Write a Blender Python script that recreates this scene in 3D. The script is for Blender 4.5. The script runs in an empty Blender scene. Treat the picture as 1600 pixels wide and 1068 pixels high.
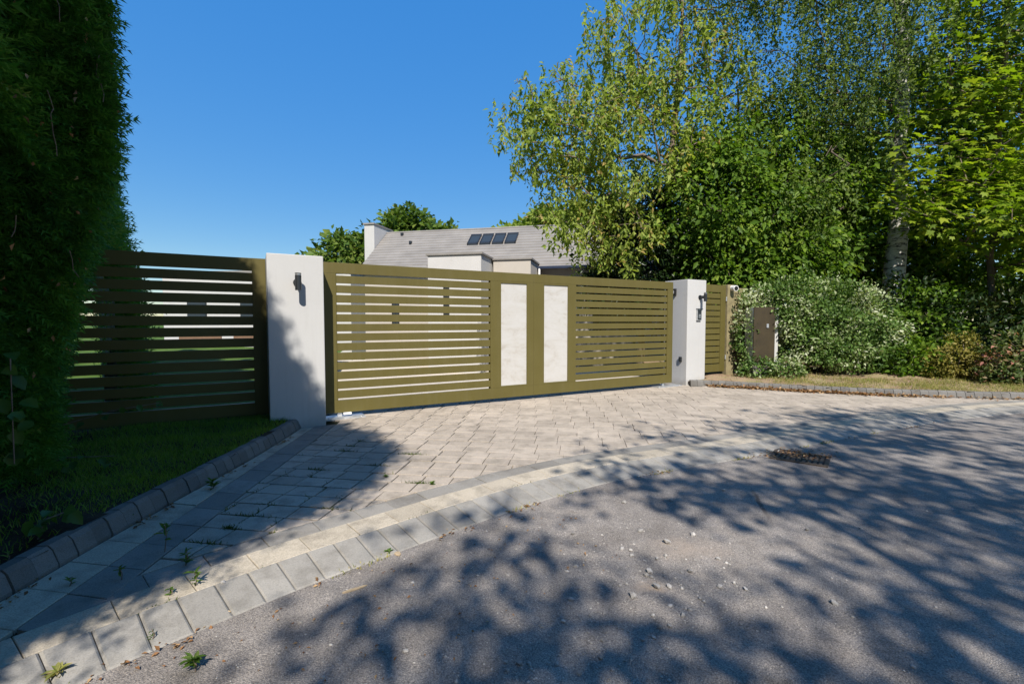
import bpy, bmesh, math, random, zlib
import numpy as np
from mathutils import Vector, Matrix

# ------------------------------------------------------------------ camera, sky, sun, exposure
SC = bpy.context.scene
COL = SC.collection
PITCH = math.atan(32 / 720)
cam_d = bpy.data.cameras.new('camera')
cam_d.sensor_width = 36.0
cam_d.lens = 36.0 * 720 / 1600
cam_d.clip_start = 0.05
cam_d.clip_end = 3000
cam = bpy.data.objects.new('camera', cam_d)
COL.objects.link(cam)
cam.location = (0, 0, 1.25)
cam.rotation_euler = (math.pi / 2 - PITCH, 0, 0)
SC.camera = cam

SUN_TRAVEL = Vector((-0.0909, 0.694, -0.7145)).normalized()
SUN_EL = math.asin(-SUN_TRAVEL.z)
SUN_ROT = math.atan2(-SUN_TRAVEL.x, -SUN_TRAVEL.y)
world = bpy.data.worlds.new('World')
SC.world = world
world.use_nodes = True
wn = world.node_tree
for nd in list(wn.nodes):
    wn.nodes.remove(nd)
w_out = wn.nodes.new('ShaderNodeOutputWorld')
w_bg = wn.nodes.new('ShaderNodeBackground')
w_sky = wn.nodes.new('ShaderNodeTexSky')
w_sky.sky_type = 'NISHITA'
w_sky.sun_disc = False
w_sky.sun_elevation = SUN_EL
w_sky.sun_rotation = SUN_ROT
w_sky.altitude = 200
w_sky.air_density = 1.0
w_sky.dust_density = 0.2
w_sky.ozone_density = 3.0
# the photograph's processing: deeper, more even blue over the whole dome
w_sep = wn.nodes.new('ShaderNodeSeparateColor'); w_sep.mode = 'HSV'
w_com = wn.nodes.new('ShaderNodeCombineColor'); w_com.mode = 'HSV'
w_sat = wn.nodes.new('ShaderNodeMath'); w_sat.operation = 'MULTIPLY'; w_sat.use_clamp = True; w_sat.inputs[1].default_value = 1.32
w_pow = wn.nodes.new('ShaderNodeMath'); w_pow.operation = 'POWER'; w_pow.inputs[1].default_value = 0.21
w_mul = wn.nodes.new('ShaderNodeMath'); w_mul.operation = 'MULTIPLY'; w_mul.inputs[1].default_value = 3.62
w_bg.inputs['Strength'].default_value = 0.10
wn.links.new(w_sky.outputs['Color'], w_sep.inputs['Color'])
wn.links.new(w_sep.outputs[0], w_com.inputs[0])
wn.links.new(w_sep.outputs[1], w_sat.inputs[0]); wn.links.new(w_sat.outputs[0], w_com.inputs[1])
wn.links.new(w_sep.outputs[2], w_pow.inputs[0]); wn.links.new(w_pow.outputs[0], w_mul.inputs[0]); wn.links.new(w_mul.outputs[0], w_com.inputs[2])
wn.links.new(w_com.outputs['Color'], w_bg.inputs['Color'])
wn.links.new(w_bg.outputs['Background'], w_out.inputs['Surface'])

sun_d = bpy.data.lights.new('sun', 'SUN')
sun_d.energy = 4.9
sun_d.angle = math.radians(0.55)
sun_d.color = (1.0, 0.935, 0.84)
sun = bpy.data.objects.new('sun', sun_d)
COL.objects.link(sun)
sun.rotation_euler = SUN_TRAVEL.to_track_quat('-Z', 'Y').to_euler()
sun.location = (0, -20, 30)

SC.view_settings.view_transform = 'Standard'
SC.view_settings.look = 'None'
SC.view_settings.gamma = 1.0
SC.view_settings.use_curve_mapping = False
SC.view_settings.exposure = 0.62
SC.cycles.max_bounces = 6
SC.cycles.transparent_max_bounces = 6

# ------------------------------------------------------------------ helpers
R = np.random.default_rng(7)
random.seed(7)


def tag(o, label=None, cat=None, group=None, kind=None):
    if label: o['label'] = label
    if cat: o['category'] = cat
    if group: o['group'] = group
    if kind: o['kind'] = kind
    return o


def link(name, me, mat=None, parent=None, smooth=False):
    o = bpy.data.objects.new(name, me)
    COL.objects.link(o)
    if parent is not None: o.parent = parent
    if mat is not None and len(me.materials) == 0: me.materials.append(mat)
    if smooth and len(me.polygons):
        me.polygons.foreach_set('use_smooth', np.ones(len(me.polygons), dtype=bool))
    return o


def empty(name, loc=(0, 0, 0), rz=0.0):
    o = bpy.data.objects.new(name, None)
    COL.objects.link(o)
    o.empty_display_size = 0.2
    o.location = loc
    o.rotation_euler = (0, 0, rz)
    return o


def mesh_np(name, V, F, tint=None):
    """V (n,3); F (m,k) all the same k."""
    V = np.asarray(V, dtype=np.float32); F = np.asarray(F, dtype=np.int32)
    me = bpy.data.meshes.new(name)
    m, k = F.shape
    me.vertices.add(len(V)); me.vertices.foreach_set('co', V.ravel())
    me.loops.add(m * k); me.loops.foreach_set('vertex_index', F.ravel())
    me.polygons.add(m)
    me.polygons.foreach_set('loop_start', np.arange(0, m * k, k, dtype=np.int32))
    me.polygons.foreach_set('loop_total', np.full(m, k, dtype=np.int32))
    if tint is not None:
        a = me.attributes.new('tint', 'FLOAT', 'FACE')
        a.data.foreach_set('value', np.asarray(tint, dtype=np.float32))
    me.update(calc_edges=True)
    return me


class MB:
    """collects polygons of any size into one mesh"""
    def __init__(s): s.v = []; s.f = []
    def add(s, vs, fs):
        b = len(s.v); s.v += [tuple(map(float, p)) for p in vs]; s.f += [tuple(b + i for i in q) for q in fs]
        return s
    def box(s, x0, x1, y0, y1, z0, z1):
        return s.add([(x0, y0, z0), (x1, y0, z0), (x1, y1, z0), (x0, y1, z0), (x0, y0, z1), (x1, y0, z1), (x1, y1, z1), (x0, y1, z1)],
                     [(0, 3, 2, 1), (4, 5, 6, 7), (0, 1, 5, 4), (1, 2, 6, 5), (2, 3, 7, 6), (3, 0, 4, 7)])
    def prism(s, poly, z0, z1):
        n = len(poly)
        return s.add([(p[0], p[1], z0) for p in poly] + [(p[0], p[1], z1) for p in poly],
                     [tuple(range(n - 1, -1, -1)), tuple(range(n, 2 * n))] + [(i, (i + 1) % n, n + (i + 1) % n, n + i) for i in range(n)])
    def tube(s, a, b, r0, r1, n=10, caps=True):
        a = Vector(a); b = Vector(b); d = (b - a).normalized()
        u = d.orthogonal().normalized(); w = d.cross(u)
        vs = [a + (u * math.cos(2 * math.pi * i / n) + w * math.sin(2 * math.pi * i / n)) * r0 for i in range(n)]
        vs += [b + (u * math.cos(2 * math.pi * i / n) + w * math.sin(2 * math.pi * i / n)) * r1 for i in range(n)]
        fs = [(i, (i + 1) % n, n + (i + 1) % n, n + i) for i in range(n)]
        if caps: fs += [tuple(range(n - 1, -1, -1)), tuple(range(n, 2 * n))]
        return s.add(vs, fs)
    def mesh(s, name='mesh'):
        me = bpy.data.meshes.new(name); me.from_pydata(s.v, [], s.f); me.update()
        return me
    def build(s, name, mat, parent=None, bevel=0.0, smooth=False):
        me = s.mesh(name)
        if bevel:
            bm = bmesh.new(); bm.from_mesh(me)
            bmesh.ops.recalc_face_normals(bm, faces=bm.faces)
            bmesh.ops.bevel(bm, geom=[e for e in bm.edges if len(e.link_faces) == 2 and e.calc_face_angle(0) > 0.6], offset=bevel, segments=2, affect='EDGES', profile=0.6)
            bm.to_mesh(me); bm.free(); me.update()
        return link(name, me, mat, parent, smooth)


# ------------------------------------------------------------------ materials
def mat_new(name):
    m = bpy.data.materials.new(name); m.use_nodes = True
    nt = m.node_tree
    return m, nt, nt.nodes['Principled BSDF']


def nd(nt, kind, **kw):
    n = nt.nodes.new(kind)
    for k, v in kw.items():
        if k in n.inputs: n.inputs[k].default_value = v
        else: setattr(n, k, v)
    return n


def ramp(nt, fac, stops):
    r = nt.nodes.new('ShaderNodeValToRGB')
    el = r.color_ramp.elements
    while len(el) < len(stops): el.new(0.5)
    for e, (p, c) in zip(el, stops): e.position = p; e.color = (*c, 1)
    nt.links.new(fac, r.inputs['Fac'])
    return r


def noise(nt, scale, detail=4, rough=0.55, coord='Object', vec=None):
    n = nt.nodes.new('ShaderNodeTexNoise')
    n.inputs['Scale'].default_value = scale; n.inputs['Detail'].default_value = detail; n.inputs['Roughness'].default_value = rough
    if vec is None:
        tc = nt.nodes.get('TC') or nt.nodes.new('ShaderNodeTexCoord'); tc.name = 'TC'
        vec = tc.outputs[coord]
    nt.links.new(vec, n.inputs['Vector'])
    return n


def world_pos(nt):
    g = nt.nodes.get('GEO') or nt.nodes.new('ShaderNodeNewGeometry'); g.name = 'GEO'
    return g.outputs['Position']


def mix(nt, a, b, fac, mode='MIX'):
    m = nt.nodes.new('ShaderNodeMix'); m.data_type = 'RGBA'; m.blend_type = mode
    for sock, v in ((m.inputs[6], a), (m.inputs[7], b), (m.inputs[0], fac)):
        if hasattr(v, 'links'): nt.links.new(v, sock)
        elif isinstance(v, (int, float)): sock.default_value = v
        else: sock.default_value = (*v, 1)
    return m.outputs[2]


def bump(nt, b, height, strength, dist=0.01):
    bp = nt.nodes.new('ShaderNodeBump'); bp.inputs['Strength'].default_value = strength; bp.inputs['Distance'].default_value = dist
    nt.links.new(height, bp.inputs['Height']); nt.links.new(bp.outputs['Normal'], b.inputs['Normal'])


def plain(name, c, rough=0.6, metal=0.0, var=0.12, scale=6.0, bmp=0.0, bscale=80.0):
    m, nt, b = mat_new(name)
    n = noise(nt, scale, 5)
    lo = tuple(x * (1 - var) for x in c); hi = tuple(min(1, x * (1 + var)) for x in c)
    nt.links.new(ramp(nt, n.outputs['Fac'], [(0.3, lo), (0.7, hi)]).outputs['Color'], b.inputs['Base Color'])
    b.inputs['Roughness'].default_value = rough; b.inputs['Metallic'].default_value = metal
    if bmp: bump(nt, b, noise(nt, bscale, 3).outputs['Fac'], bmp, 0.004)
    return m


def stone(name, c, var=0.25, speck=0.35, bmp=0.5, stain=(0.10, 0.09, 0.075), stain_amt=0.5):
    """precast concrete / paver: per-piece tint, aggregate speckle, dirt stains in world space"""
    m, nt, b = mat_new(name)
    P = world_pos(nt)
    oi = nt.nodes.new('ShaderNodeObjectInfo'); g = nt.nodes.get('GEO')
    ad = nd(nt, 'ShaderNodeMath', operation='ADD'); nt.links.new(oi.outputs['Random'], ad.inputs[0]); nt.links.new(g.outputs['Random Per Island'], ad.inputs[1])
    fr = nd(nt, 'ShaderNodeMath', operation='FRACT'); nt.links.new(ad.outputs[0], fr.inputs[0])
    base = ramp(nt, fr.outputs[0], [(0.0, tuple(x * (1 - var) for x in c)), (0.5, c), (1.0, tuple(min(1, x * (1 + var * 0.7)) for x in c))]).outputs['Color']
    sp = noise(nt, 170, 3, 0.7, vec=P)
    spc = ramp(nt, sp.outputs['Fac'], [(0.30, (1 - speck,) * 3), (0.5, (1, 1, 1)), (0.72, (1 + speck * 0.5,) * 3)]).outputs['Color']
    col = mix(nt, base, spc, 1.0, 'MULTIPLY')
    st = noise(nt, 5.5, 7, 0.68, vec=P)
    stf = ramp(nt, st.outputs['Fac'], [(0.48, (0, 0, 0)), (0.70, (stain_amt,) * 3)]).outputs['Color']
    col = mix(nt, col, stain, stf)
    bl = noise(nt, 1.1, 4, 0.6, vec=P)
    col = mix(nt, col, ramp(nt, bl.outputs['Fac'], [(0.3, (0.86, 0.85, 0.83)), (0.7, (1.08, 1.07, 1.05))]).outputs['Color'], 1.0, 'MULTIPLY')
    nt.links.new(col, b.inputs['Base Color'])
    b.inputs['Roughness'].default_value = 0.88
    b.inputs['Specular IOR Level'].default_value = 0.25
    bump(nt, b, noise(nt, 120, 4, 0.7, vec=P).outputs['Fac'], bmp, 0.004)
    return m


def leafmat(name, stops, trans=0.35, rough=0.5, spec=0.18):
    m, nt, b = mat_new(name)
    at = nt.nodes.new('ShaderNodeAttribute'); at.attribute_name = 'tint'
    c = ramp(nt, at.outputs['Fac'], stops).outputs['Color']
    nt.links.new(c, b.inputs['Base Color'])
    b.inputs['Roughness'].default_value = rough; b.inputs['Specular IOR Level'].default_value = spec
    tr = nt.nodes.new('ShaderNodeBsdfTranslucent')
    hv = nt.nodes.new('ShaderNodeMix'); hv.data_type = 'RGBA'; hv.blend_type = 'MULTIPLY'; hv.inputs[0].default_value = 1
    nt.links.new(c, hv.inputs[6]); hv.inputs[7].default_value = (1.5, 1.6, 0.6, 1)
    nt.links.new(hv.outputs[2], tr.inputs['Color'])
    ms = nt.nodes.new('ShaderNodeMixShader'); ms.inputs[0].default_value = trans
    nt.links.new(b.outputs[0], ms.inputs[1]); nt.links.new(tr.outputs[0], ms.inputs[2])
    nt.links.new(ms.outputs[0], nt.nodes['Material Output'].inputs['Surface'])
    return m


def asphalt_mat():
    m, nt, b = mat_new('asphalt')
    P = world_pos(nt)
    ag = nt.nodes.new('ShaderNodeTexVoronoi'); ag.inputs['Scale'].default_value = 190; nt.links.new(P, ag.inputs['Vector'])
    base = ramp(nt, ag.outputs['Distance'], [(0.05, (0.330, 0.302, 0.274)), (0.45, (0.273, 0.248, 0.226)), (0.8, (0.160, 0.147, 0.135))]).outputs['Color']
    tintn = nt.nodes.new('ShaderNodeTexWhiteNoise'); nt.links.new(ag.outputs['Position'], tintn.inputs['Vector'])
    base = mix(nt, base, ramp(nt, tintn.outputs['Value'], [(0.0, (0.74, 0.74, 0.75)), (0.6, (1, 1, 1)), (0.93, (1.10, 1.08, 1.05)), (1.0, (1.5, 1.46, 1.4))]).outputs['Color'], 1.0, 'MULTIPLY')
    big = noise(nt, 0.9, 6, 0.62, vec=P)
    col = mix(nt, base, ramp(nt, big.outputs['Fac'], [(0.3, (0.80, 0.79, 0.79)), (0.5, (1, 1, 1)), (0.72, (1.22, 1.2, 1.17))]).outputs['Color'], 1.0, 'MULTIPLY')
    med = noise(nt, 7, 6, 0.7, vec=P)
    col = mix(nt, col, ramp(nt, med.outputs['Fac'], [(0.35, (0.82, 0.81, 0.80)), (0.65, (1.12, 1.12, 1.12))]).outputs['Color'], 1.0, 'MULTIPLY')
    # worn patch of newer, darker tar and an old crack line
    def spot(cx, cy, rx, ry, sharp, amount, rot=0.0):
        mp = nt.nodes.new('ShaderNodeMapping'); mp.vector_type = 'TEXTURE'
        mp.inputs['Rotation'].default_value = (0, 0, rot); mp.inputs['Location'].default_value = (cx, cy, 0); mp.inputs['Scale'].default_value = (rx, ry, 50)
        nz = nd(nt, 'ShaderNodeVectorMath', operation='SUBTRACT'); nt.links.new(noise(nt, 7, 5, vec=P).outputs['Color'], nz.inputs[0]); nz.inputs[1].default_value = (0.5, 0.5, 0.5)
        nm = nd(nt, 'ShaderNodeVectorMath', operation='MULTIPLY'); nt.links.new(nz.outputs[0], nm.inputs[0]); nm.inputs[1].default_value = (0.3 * min(1, rx / 0.15), 0.3, 0)
        wb = nd(nt, 'ShaderNodeVectorMath', operation='ADD'); nt.links.new(P, wb.inputs[0]); nt.links.new(nm.outputs[0], wb.inputs[1]); wob = wb.outputs[0]
        nt.links.new(wob, mp.inputs['Vector'])
        ln = nd(nt, 'ShaderNodeVectorMath', operation='LENGTH'); nt.links.new(mp.outputs[0], ln.inputs[0])
        return ramp(nt, ln.outputs['Value'], [(1 - sharp, (amount,) * 3), (1.0, (0, 0, 0))]).outputs['Color']
    dark = (0.075, 0.066, 0.058); sand = (0.40, 0.31, 0.23)
    for c_, a in ((dark, (0.85, 1.50, 0.20, 0.12, 0.3, 0.7)), (sand, (0.66, 2.18, 0.10, 0.09, 0.7, 0.5)), (dark, (1.76, 3.22, 0.022, 0.40, 0.6, 0.8, -0.285)), (dark, (3.3, 3.1, 0.35, 0.22, 0.8, 0.3)), (sand, (1.0, 2.55, 0.3, 0.16, 0.9, 0.35)), (dark, (-0.2, 1.9, 0.3, 0.15, 0.9, 0.25)), (dark, (4.5, 4.6, 0.5, 0.12, 0.9, 0.3, 0.4))):
        col = mix(nt, col, c_, spot(*a))
    nt.links.new(col, b.inputs['Base Color'])
    b.inputs['Roughness'].default_value = 0.9; b.inputs['Specular IOR Level'].default_value = 0.2
    hs = nd(nt, 'ShaderNodeMath', operation='ADD')
    nt.links.new(ag.outputs['Distance'], hs.inputs[0]); nt.links.new(noise(nt, 25, 5, vec=P).outputs['Fac'], hs.inputs[1])
    bp = nt.nodes.new('ShaderNodeBump'); bp.invert = True; bp.inputs['Strength'].default_value = 0.55; bp.inputs['Distance'].default_value = 0.006
    nt.links.new(hs.outputs[0], bp.inputs['Height']); nt.links.new(bp.outputs['Normal'], b.inputs['Normal'])
    return m


def soil_mat(name, c1, c2, c3):
    m, nt, b = mat_new(name); P = world_pos(nt)
    n1 = noise(nt, 2.2, 6, 0.65, vec=P); n2 = noise(nt, 60, 4, 0.7, vec=P)
    col = ramp(nt, n1.outputs['Fac'], [(0.35, c1), (0.5, c2), (0.66, c3)]).outputs['Color']
    col = mix(nt, col, ramp(nt, n2.outputs['Fac'], [(0.3, (0.55, 0.55, 0.55)), (0.7, (1.35, 1.3, 1.25))]).outputs['Color'], 1.0, 'MULTIPLY')
    nt.links.new(col, b.inputs['Base Color']); b.inputs['Roughness'].default_value = 0.95; b.inputs['Specular IOR Level'].default_value = 0.1
    bump(nt, b, n2.outputs['Fac'], 0.8, 0.01)
    return m


def joint_mat():
    """jointing sand, overgrown with dark moss near the left border"""
    m, nt, b = mat_new('jointing'); P = world_pos(nt)
    n1 = noise(nt, 3.0, 6, 0.7, vec=P); n2 = noise(nt, 70, 4, 0.7, vec=P)
    col = ramp(nt, n2.outputs['Fac'], [(0.3, (0.22, 0.195, 0.155)), (0.7, (0.38, 0.34, 0.28))]).outputs['Color']
    sx = nt.nodes.new('ShaderNodeSeparateXYZ'); nt.links.new(P, sx.inputs[0])
    ad = nd(nt, 'ShaderNodeMath', operation='MULTIPLY_ADD'); nt.links.new(n1.outputs['Fac'], ad.inputs[0]); ad.inputs[1].default_value = -1.6; nt.links.new(sx.outputs['X'], ad.inputs[2])
    mr = nd(nt, 'ShaderNodeMapRange'); mr.inputs['From Min'].default_value = -1.9; mr.inputs['From Max'].default_value = -0.7; mr.inputs['To Min'].default_value = 1; mr.inputs['To Max'].default_value = 0
    nt.links.new(ad.outputs[0], mr.inputs['Value'])
    col = mix(nt, col, (0.022, 0.026, 0.012), mr.outputs['Result'])
    nt.links.new(col, b.inputs['Base Color']); b.inputs['Roughness'].default_value = 0.95; b.inputs['Specular IOR Level'].default_value = 0.1
    bump(nt, b, n2.outputs['Fac'], 0.8, 0.008)
    return m


def render_mat(name, c, dirt=0.5):
    """painted masonry render with faint trowel relief and dirt"""
    m, nt, b = mat_new(name); P = world_pos(nt)
    n1 = noise(nt, 1.6, 6, 0.6, vec=P); n2 = noise(nt, 9, 5, 0.6, vec=P)
    col = ramp(nt, n1.outputs['Fac'], [(0.3, tuple(x * 0.93 for x in c)), (0.7, c)]).outputs['Color']
    sx = nt.nodes.new('ShaderNodeSeparateXYZ'); nt.links.new(P, sx.inputs[0])
    ad = nd(nt, 'ShaderNodeMath', operation='MULTIPLY_ADD'); nt.links.new(n2.outputs['Fac'], ad.inputs[0]); ad.inputs[1].default_value = 0.22; nt.links.new(sx.outputs['Z'], ad.inputs[2])
    col = mix(nt, col, (c[0] * 0.55, c[1] * 0.52, c[2] * 0.47), ramp(nt, ad.outputs[0], [(0.10, (dirt,) * 3), (0.26, (0, 0, 0))]).outputs['Color'])
    mp = nt.nodes.new('ShaderNodeMapping'); mp.inputs['Scale'].default_value = (16, 16, 0.8); nt.links.new(P, mp.inputs['Vector'])
    stn = noise(nt, 1.0, 6, 0.7, vec=mp.outputs[0])
    col = mix(nt, col, (c[0] * 0.66, c[1] * 0.64, c[2] * 0.60), ramp(nt, stn.outputs['Fac'], [(0.54, (0, 0, 0)), (0.80, (0.30,) * 3)]).outputs['Color'])
    nt.links.new(col, b.inputs['Base Color']); b.inputs['Roughness'].default_value = 0.85; b.inputs['Specular IOR Level'].default_value = 0.25
    bump(nt, b, noise(nt, 55, 5, 0.6, vec=P).outputs['Fac'], 0.25, 0.004)
    return m


def bark_mat(name, c1, c2, scale=(18, 18, 5), white=False):
    m, nt, b = mat_new(name)
    tc = nt.nodes.new('ShaderNodeTexCoord'); mp = nt.nodes.new('ShaderNodeMapping'); mp.inputs['Scale'].default_value = scale
    nt.links.new(tc.outputs['Object'], mp.inputs['Vector'])
    n = noise(nt, 1.0, 6, 0.65, vec=mp.outputs[0])
    nt.links.new(ramp(nt, n.outputs['Fac'], [(0.40, c1), (0.52, c2)] if white else [(0.3, c1), (0.7, c2)]).outputs['Color'], b.inputs['Base Color'])
    b.inputs['Roughness'].default_value = 0.9
    bump(nt, b, n.outputs['Fac'], 0.7, 0.02)
    return m


def travertine():
    m, nt, b = mat_new('travertine'); P = world_pos(nt)
    mp = nt.nodes.new('ShaderNodeMapping'); mp.inputs['Scale'].default_value = (2.2, 2.2, 5.0); nt.links.new(P, mp.inputs['Vector'])
    n1 = noise(nt, 1.3, 7, 0.7, vec=mp.outputs[0]); n1.inputs['Distortion'].default_value = 0.8
    n2 = noise(nt, 9, 6, 0.75, vec=mp.outputs[0])
    col = ramp(nt, n1.outputs['Fac'], [(0.28, (0.345, 0.315, 0.275)), (0.45, (0.43, 0.415, 0.39)), (0.6, (0.455, 0.445, 0.43)), (0.75, (0.395, 0.37, 0.335))]).outputs['Color']
    col = mix(nt, col, (0.36, 0.33, 0.29), ramp(nt, n2.outputs['Fac'], [(0.62, (0, 0, 0)), (0.74, (0.55,) * 3)]).outputs['Color'])
    nt.links.new(col, b.inputs['Base Color']); b.inputs['Roughness'].default_value = 0.55
    bump(nt, b, n2.outputs['Fac'], 0.15, 0.003)
    return m


def olive_paint():
    m, nt, b = mat_new('olive_paint'); P = world_pos(nt)
    n1 = noise(nt, 2.5, 5, vec=P)
    col = ramp(nt, n1.outputs['Fac'], [(0.3, (0.093, 0.077, 0.021)), (0.7, (0.104, 0.087, 0.025))]).outputs['Color']
    b.inputs['Specular IOR Level'].default_value = 0.28
    mp = nt.nodes.new('ShaderNodeMapping'); mp.inputs['Scale'].default_value = (14, 14, 0.9); nt.links.new(P, mp.inputs['Vector'])
    st = noise(nt, 1.0, 6, 0.65, vec=mp.outputs[0])                  # rain streaks and dust
    col2 = mix(nt, col, (0.20, 0.18, 0.12), ramp(nt, st.outputs['Fac'], [(0.50, (0, 0, 0)), (0.80, (0.07,) * 3)]).outputs['Color'])
    nt.links.new(col2, b.inputs['Base Color'])
    nt.links.new(ramp(nt, st.outputs['Fac'], [(0.3, (0.42,) * 3), (0.7, (0.62,) * 3)]).outputs['Color'], b.inputs['Roughness'])
    bump(nt, b, noise(nt, 400, 2, vec=P).outputs['Fac'], 0.08, 0.001)
    return m


M = dict(
    asphalt=asphalt_mat(),
    cream=stone('cream_paver', (0.39, 0.340, 0.288), 0.12, 0.40, 0.6),
    creamrow=stone('cream_edging', (0.44, 0.39, 0.315), 0.12, 0.40, 0.6),
    charcoal=stone('charcoal_paver', (0.255, 0.242, 0.222), 0.14, 0.35, 0.5),
    greyblock=stone('grey_kerb_block', (0.285, 0.272, 0.250), 0.12, 0.25, 0.35),
    kerb=stone('dark_kerb_block', (0.155, 0.150, 0.142), 0.18, 0.35, 0.5),
    joint=soil_mat('joint_sand', (0.11, 0.10, 0.075), (0.20, 0.18, 0.145), (0.28, 0.25, 0.20)),
    joint_moss=joint_mat(),
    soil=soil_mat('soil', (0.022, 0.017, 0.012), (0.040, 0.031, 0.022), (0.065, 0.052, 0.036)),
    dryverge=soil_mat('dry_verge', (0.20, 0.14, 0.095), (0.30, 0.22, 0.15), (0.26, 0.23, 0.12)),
    lawn=soil_mat('lawn_soil', (0.045, 0.085, 0.015), (0.07, 0.13, 0.022), (0.10, 0.15, 0.035)),
    render=render_mat('white_render', (0.455, 0.452, 0.445)),
    house=render_mat('house_render', (0.47, 0.46, 0.445), 0.1),
    housecream=render_mat('house_cream', (0.42, 0.385, 0.34), 0.1),
    olive=olive_paint(),
    trav=travertine(),
    darkmetal=plain('dark_metal', (0.045, 0.05, 0.055), 0.4, 0.6, 0.1),
    navy=plain('navy_gutter', (0.02, 0.03, 0.06), 0.4),
    steel=plain('galvanised_steel', (0.55, 0.56, 0.57), 0.4, 0.7, 0.15, 20),
    white=plain('white_plastic', (0.72, 0.72, 0.72), 0.35),
    black=plain('black_plastic', (0.012, 0.012, 0.013), 0.3),
    iron=plain('cast_iron', (0.085, 0.066, 0.052), 0.75, 0.3, 0.4, 30, 0.4),
    pit_shade=plain('pit_shade', (0.03, 0.026, 0.022), 0.95),
    forecourt=plain('pale_gravel', (0.50, 0.44, 0.36), 0.9, 0, 0.15, 30, 0.5, 120),
    rooft=plain('roof_slate', (0.205, 0.190, 0.173), 0.8, 0, 0.15, 1.5, 0.2, 30),
    oldwood=plain('weathered_wood', (0.22, 0.185, 0.10), 0.8, 0, 0.25, 9, 0.4, 40),
    brown=plain('brown_timber', (0.16, 0.09, 0.05), 0.7),
    boxolive=plain('cabinet_paint', (0.034, 0.024, 0.009), 0.85, 0, 0.3, 4),
    rock=stone('stone_chip', (0.36, 0.345, 0.33), 0.35, 0.3, 0.6),
    drywood=plain('dry_wood', (0.42, 0.32, 0.20), 0.8, 0, 0.3, 40),
    bark=bark_mat('bark', (0.045, 0.034, 0.024), (0.14, 0.11, 0.08)),
    birchbark=bark_mat('birch_bark', (0.06, 0.055, 0.05), (0.52, 0.50, 0.46), (7, 7, 16), True),
    twigbark=bark_mat('twig_bark', (0.09, 0.06, 0.04), (0.20, 0.16, 0.12)),
)
gm, gnt, gb = mat_new('glass'); gb.inputs['Base Color'].default_value = (0.03, 0.04, 0.05, 1); gb.inputs['Roughness'].default_value = 0.12; gb.inputs['Specular IOR Level'].default_value = 0.15
M['glass'] = gm

LEAF = dict(
    hedge=leafmat('leaf_hedge', [(0.0, (0.022, 0.075, 0.014)), (0.5, (0.060, 0.175, 0.026)), (0.9, (0.11, 0.25, 0.035)), (1.0, (0.17, 0.22, 0.05))], 0.3, 0.5),
    cherry=leafmat('leaf_cherry', [(0.0, (0.085, 0.135, 0.016)), (0.5, (0.185, 0.245, 0.036)), (0.94, (0.32, 0.37, 0.09)), (1.0, (0.34, 0.25, 0.08))], 0.42),
    green=leafmat('leaf_green', [(0.0, (0.036, 0.080, 0.009)), (0.5, (0.100, 0.180, 0.018)), (1.0, (0.21, 0.29, 0.04))], 0.38),
    dark=leafmat('leaf_dark', [(0.0, (0.008, 0.018, 0.005)), (0.6, (0.018, 0.036, 0.009)), (1.0, (0.05, 0.06, 0.016))], 0.15, 0.35),
    birch=leafmat('leaf_birch', [(0.0, (0.050, 0.090, 0.018)), (0.5, (0.115, 0.165, 0.034)), (1.0, (0.21, 0.26, 0.07))], 0.38),
    maple=leafmat('leaf_maple', [(0.0, (0.080, 0.145, 0.010)), (0.5, (0.175, 0.255, 0.016)), (1.0, (0.29, 0.34, 0.035))], 0.45),
    varieg=leafmat('leaf_variegated', [(0.0, (0.040, 0.085, 0.018)), (0.5, (0.105, 0.18, 0.038)), (0.60, (0.17, 0.24, 0.07)), (0.74, (0.30, 0.35, 0.18)), (1.0, (0.50, 0.52, 0.38))], 0.25),
    gold=leafmat('leaf_golden', [(0.0, (0.06, 0.075, 0.012)), (0.5, (0.17, 0.16, 0.03)), (1.0, (0.30, 0.25, 0.07))], 0.3),
    pink=leafmat('leaf_pink', [(0.0, (0.04, 0.07, 0.02)), (0.6, (0.10, 0.14, 0.04)), (0.85, (0.25, 0.22, 0.12)), (1.0, (0.36, 0.16, 0.12))], 0.3),
    far=leafmat('leaf_far', [(0.0, (0.04, 0.08, 0.014)), (0.5, (0.09, 0.15, 0.022)), (1.0, (0.17, 0.21, 0.04))], 0.3),
    grass=leafmat('leaf_grass', [(0.0, (0.09, 0.17, 0.018)), (0.6, (0.17, 0.27, 0.028)), (0.85, (0.21, 0.24, 0.05)), (1.0, (0.30, 0.24, 0.11))], 0.3),
    drygrass=leafmat('leaf_drygrass', [(0.0, (0.14, 0.18, 0.035)), (0.5, (0.31, 0.28, 0.10)), (1.0, (0.44, 0.34, 0.17))], 0.3),
    moss=leafmat('leaf_moss', [(0.0, (0.025, 0.045, 0.008)), (0.6, (0.06, 0.095, 0.015)), (1.0, (0.14, 0.15, 0.03))], 0.2),
    weed=leafmat('leaf_weed', [(0.0, (0.05, 0.10, 0.016)), (0.6, (0.10, 0.18, 0.03)), (1.0, (0.18, 0.24, 0.06))], 0.4),
    dead=leafmat('leaf_dead', [(0.0, (0.12, 0.055, 0.025)), (0.5, (0.26, 0.135, 0.06)), (1.0, (0.42, 0.29, 0.16))], 0.15, 0.7),
    ivy=leafmat('leaf_ivy', [(0.0, (0.03, 0.07, 0.02)), (0.7, (0.06, 0.13, 0.03)), (1.0, (0.11, 0.19, 0.05))], 0.35, 0.3),
)

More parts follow.
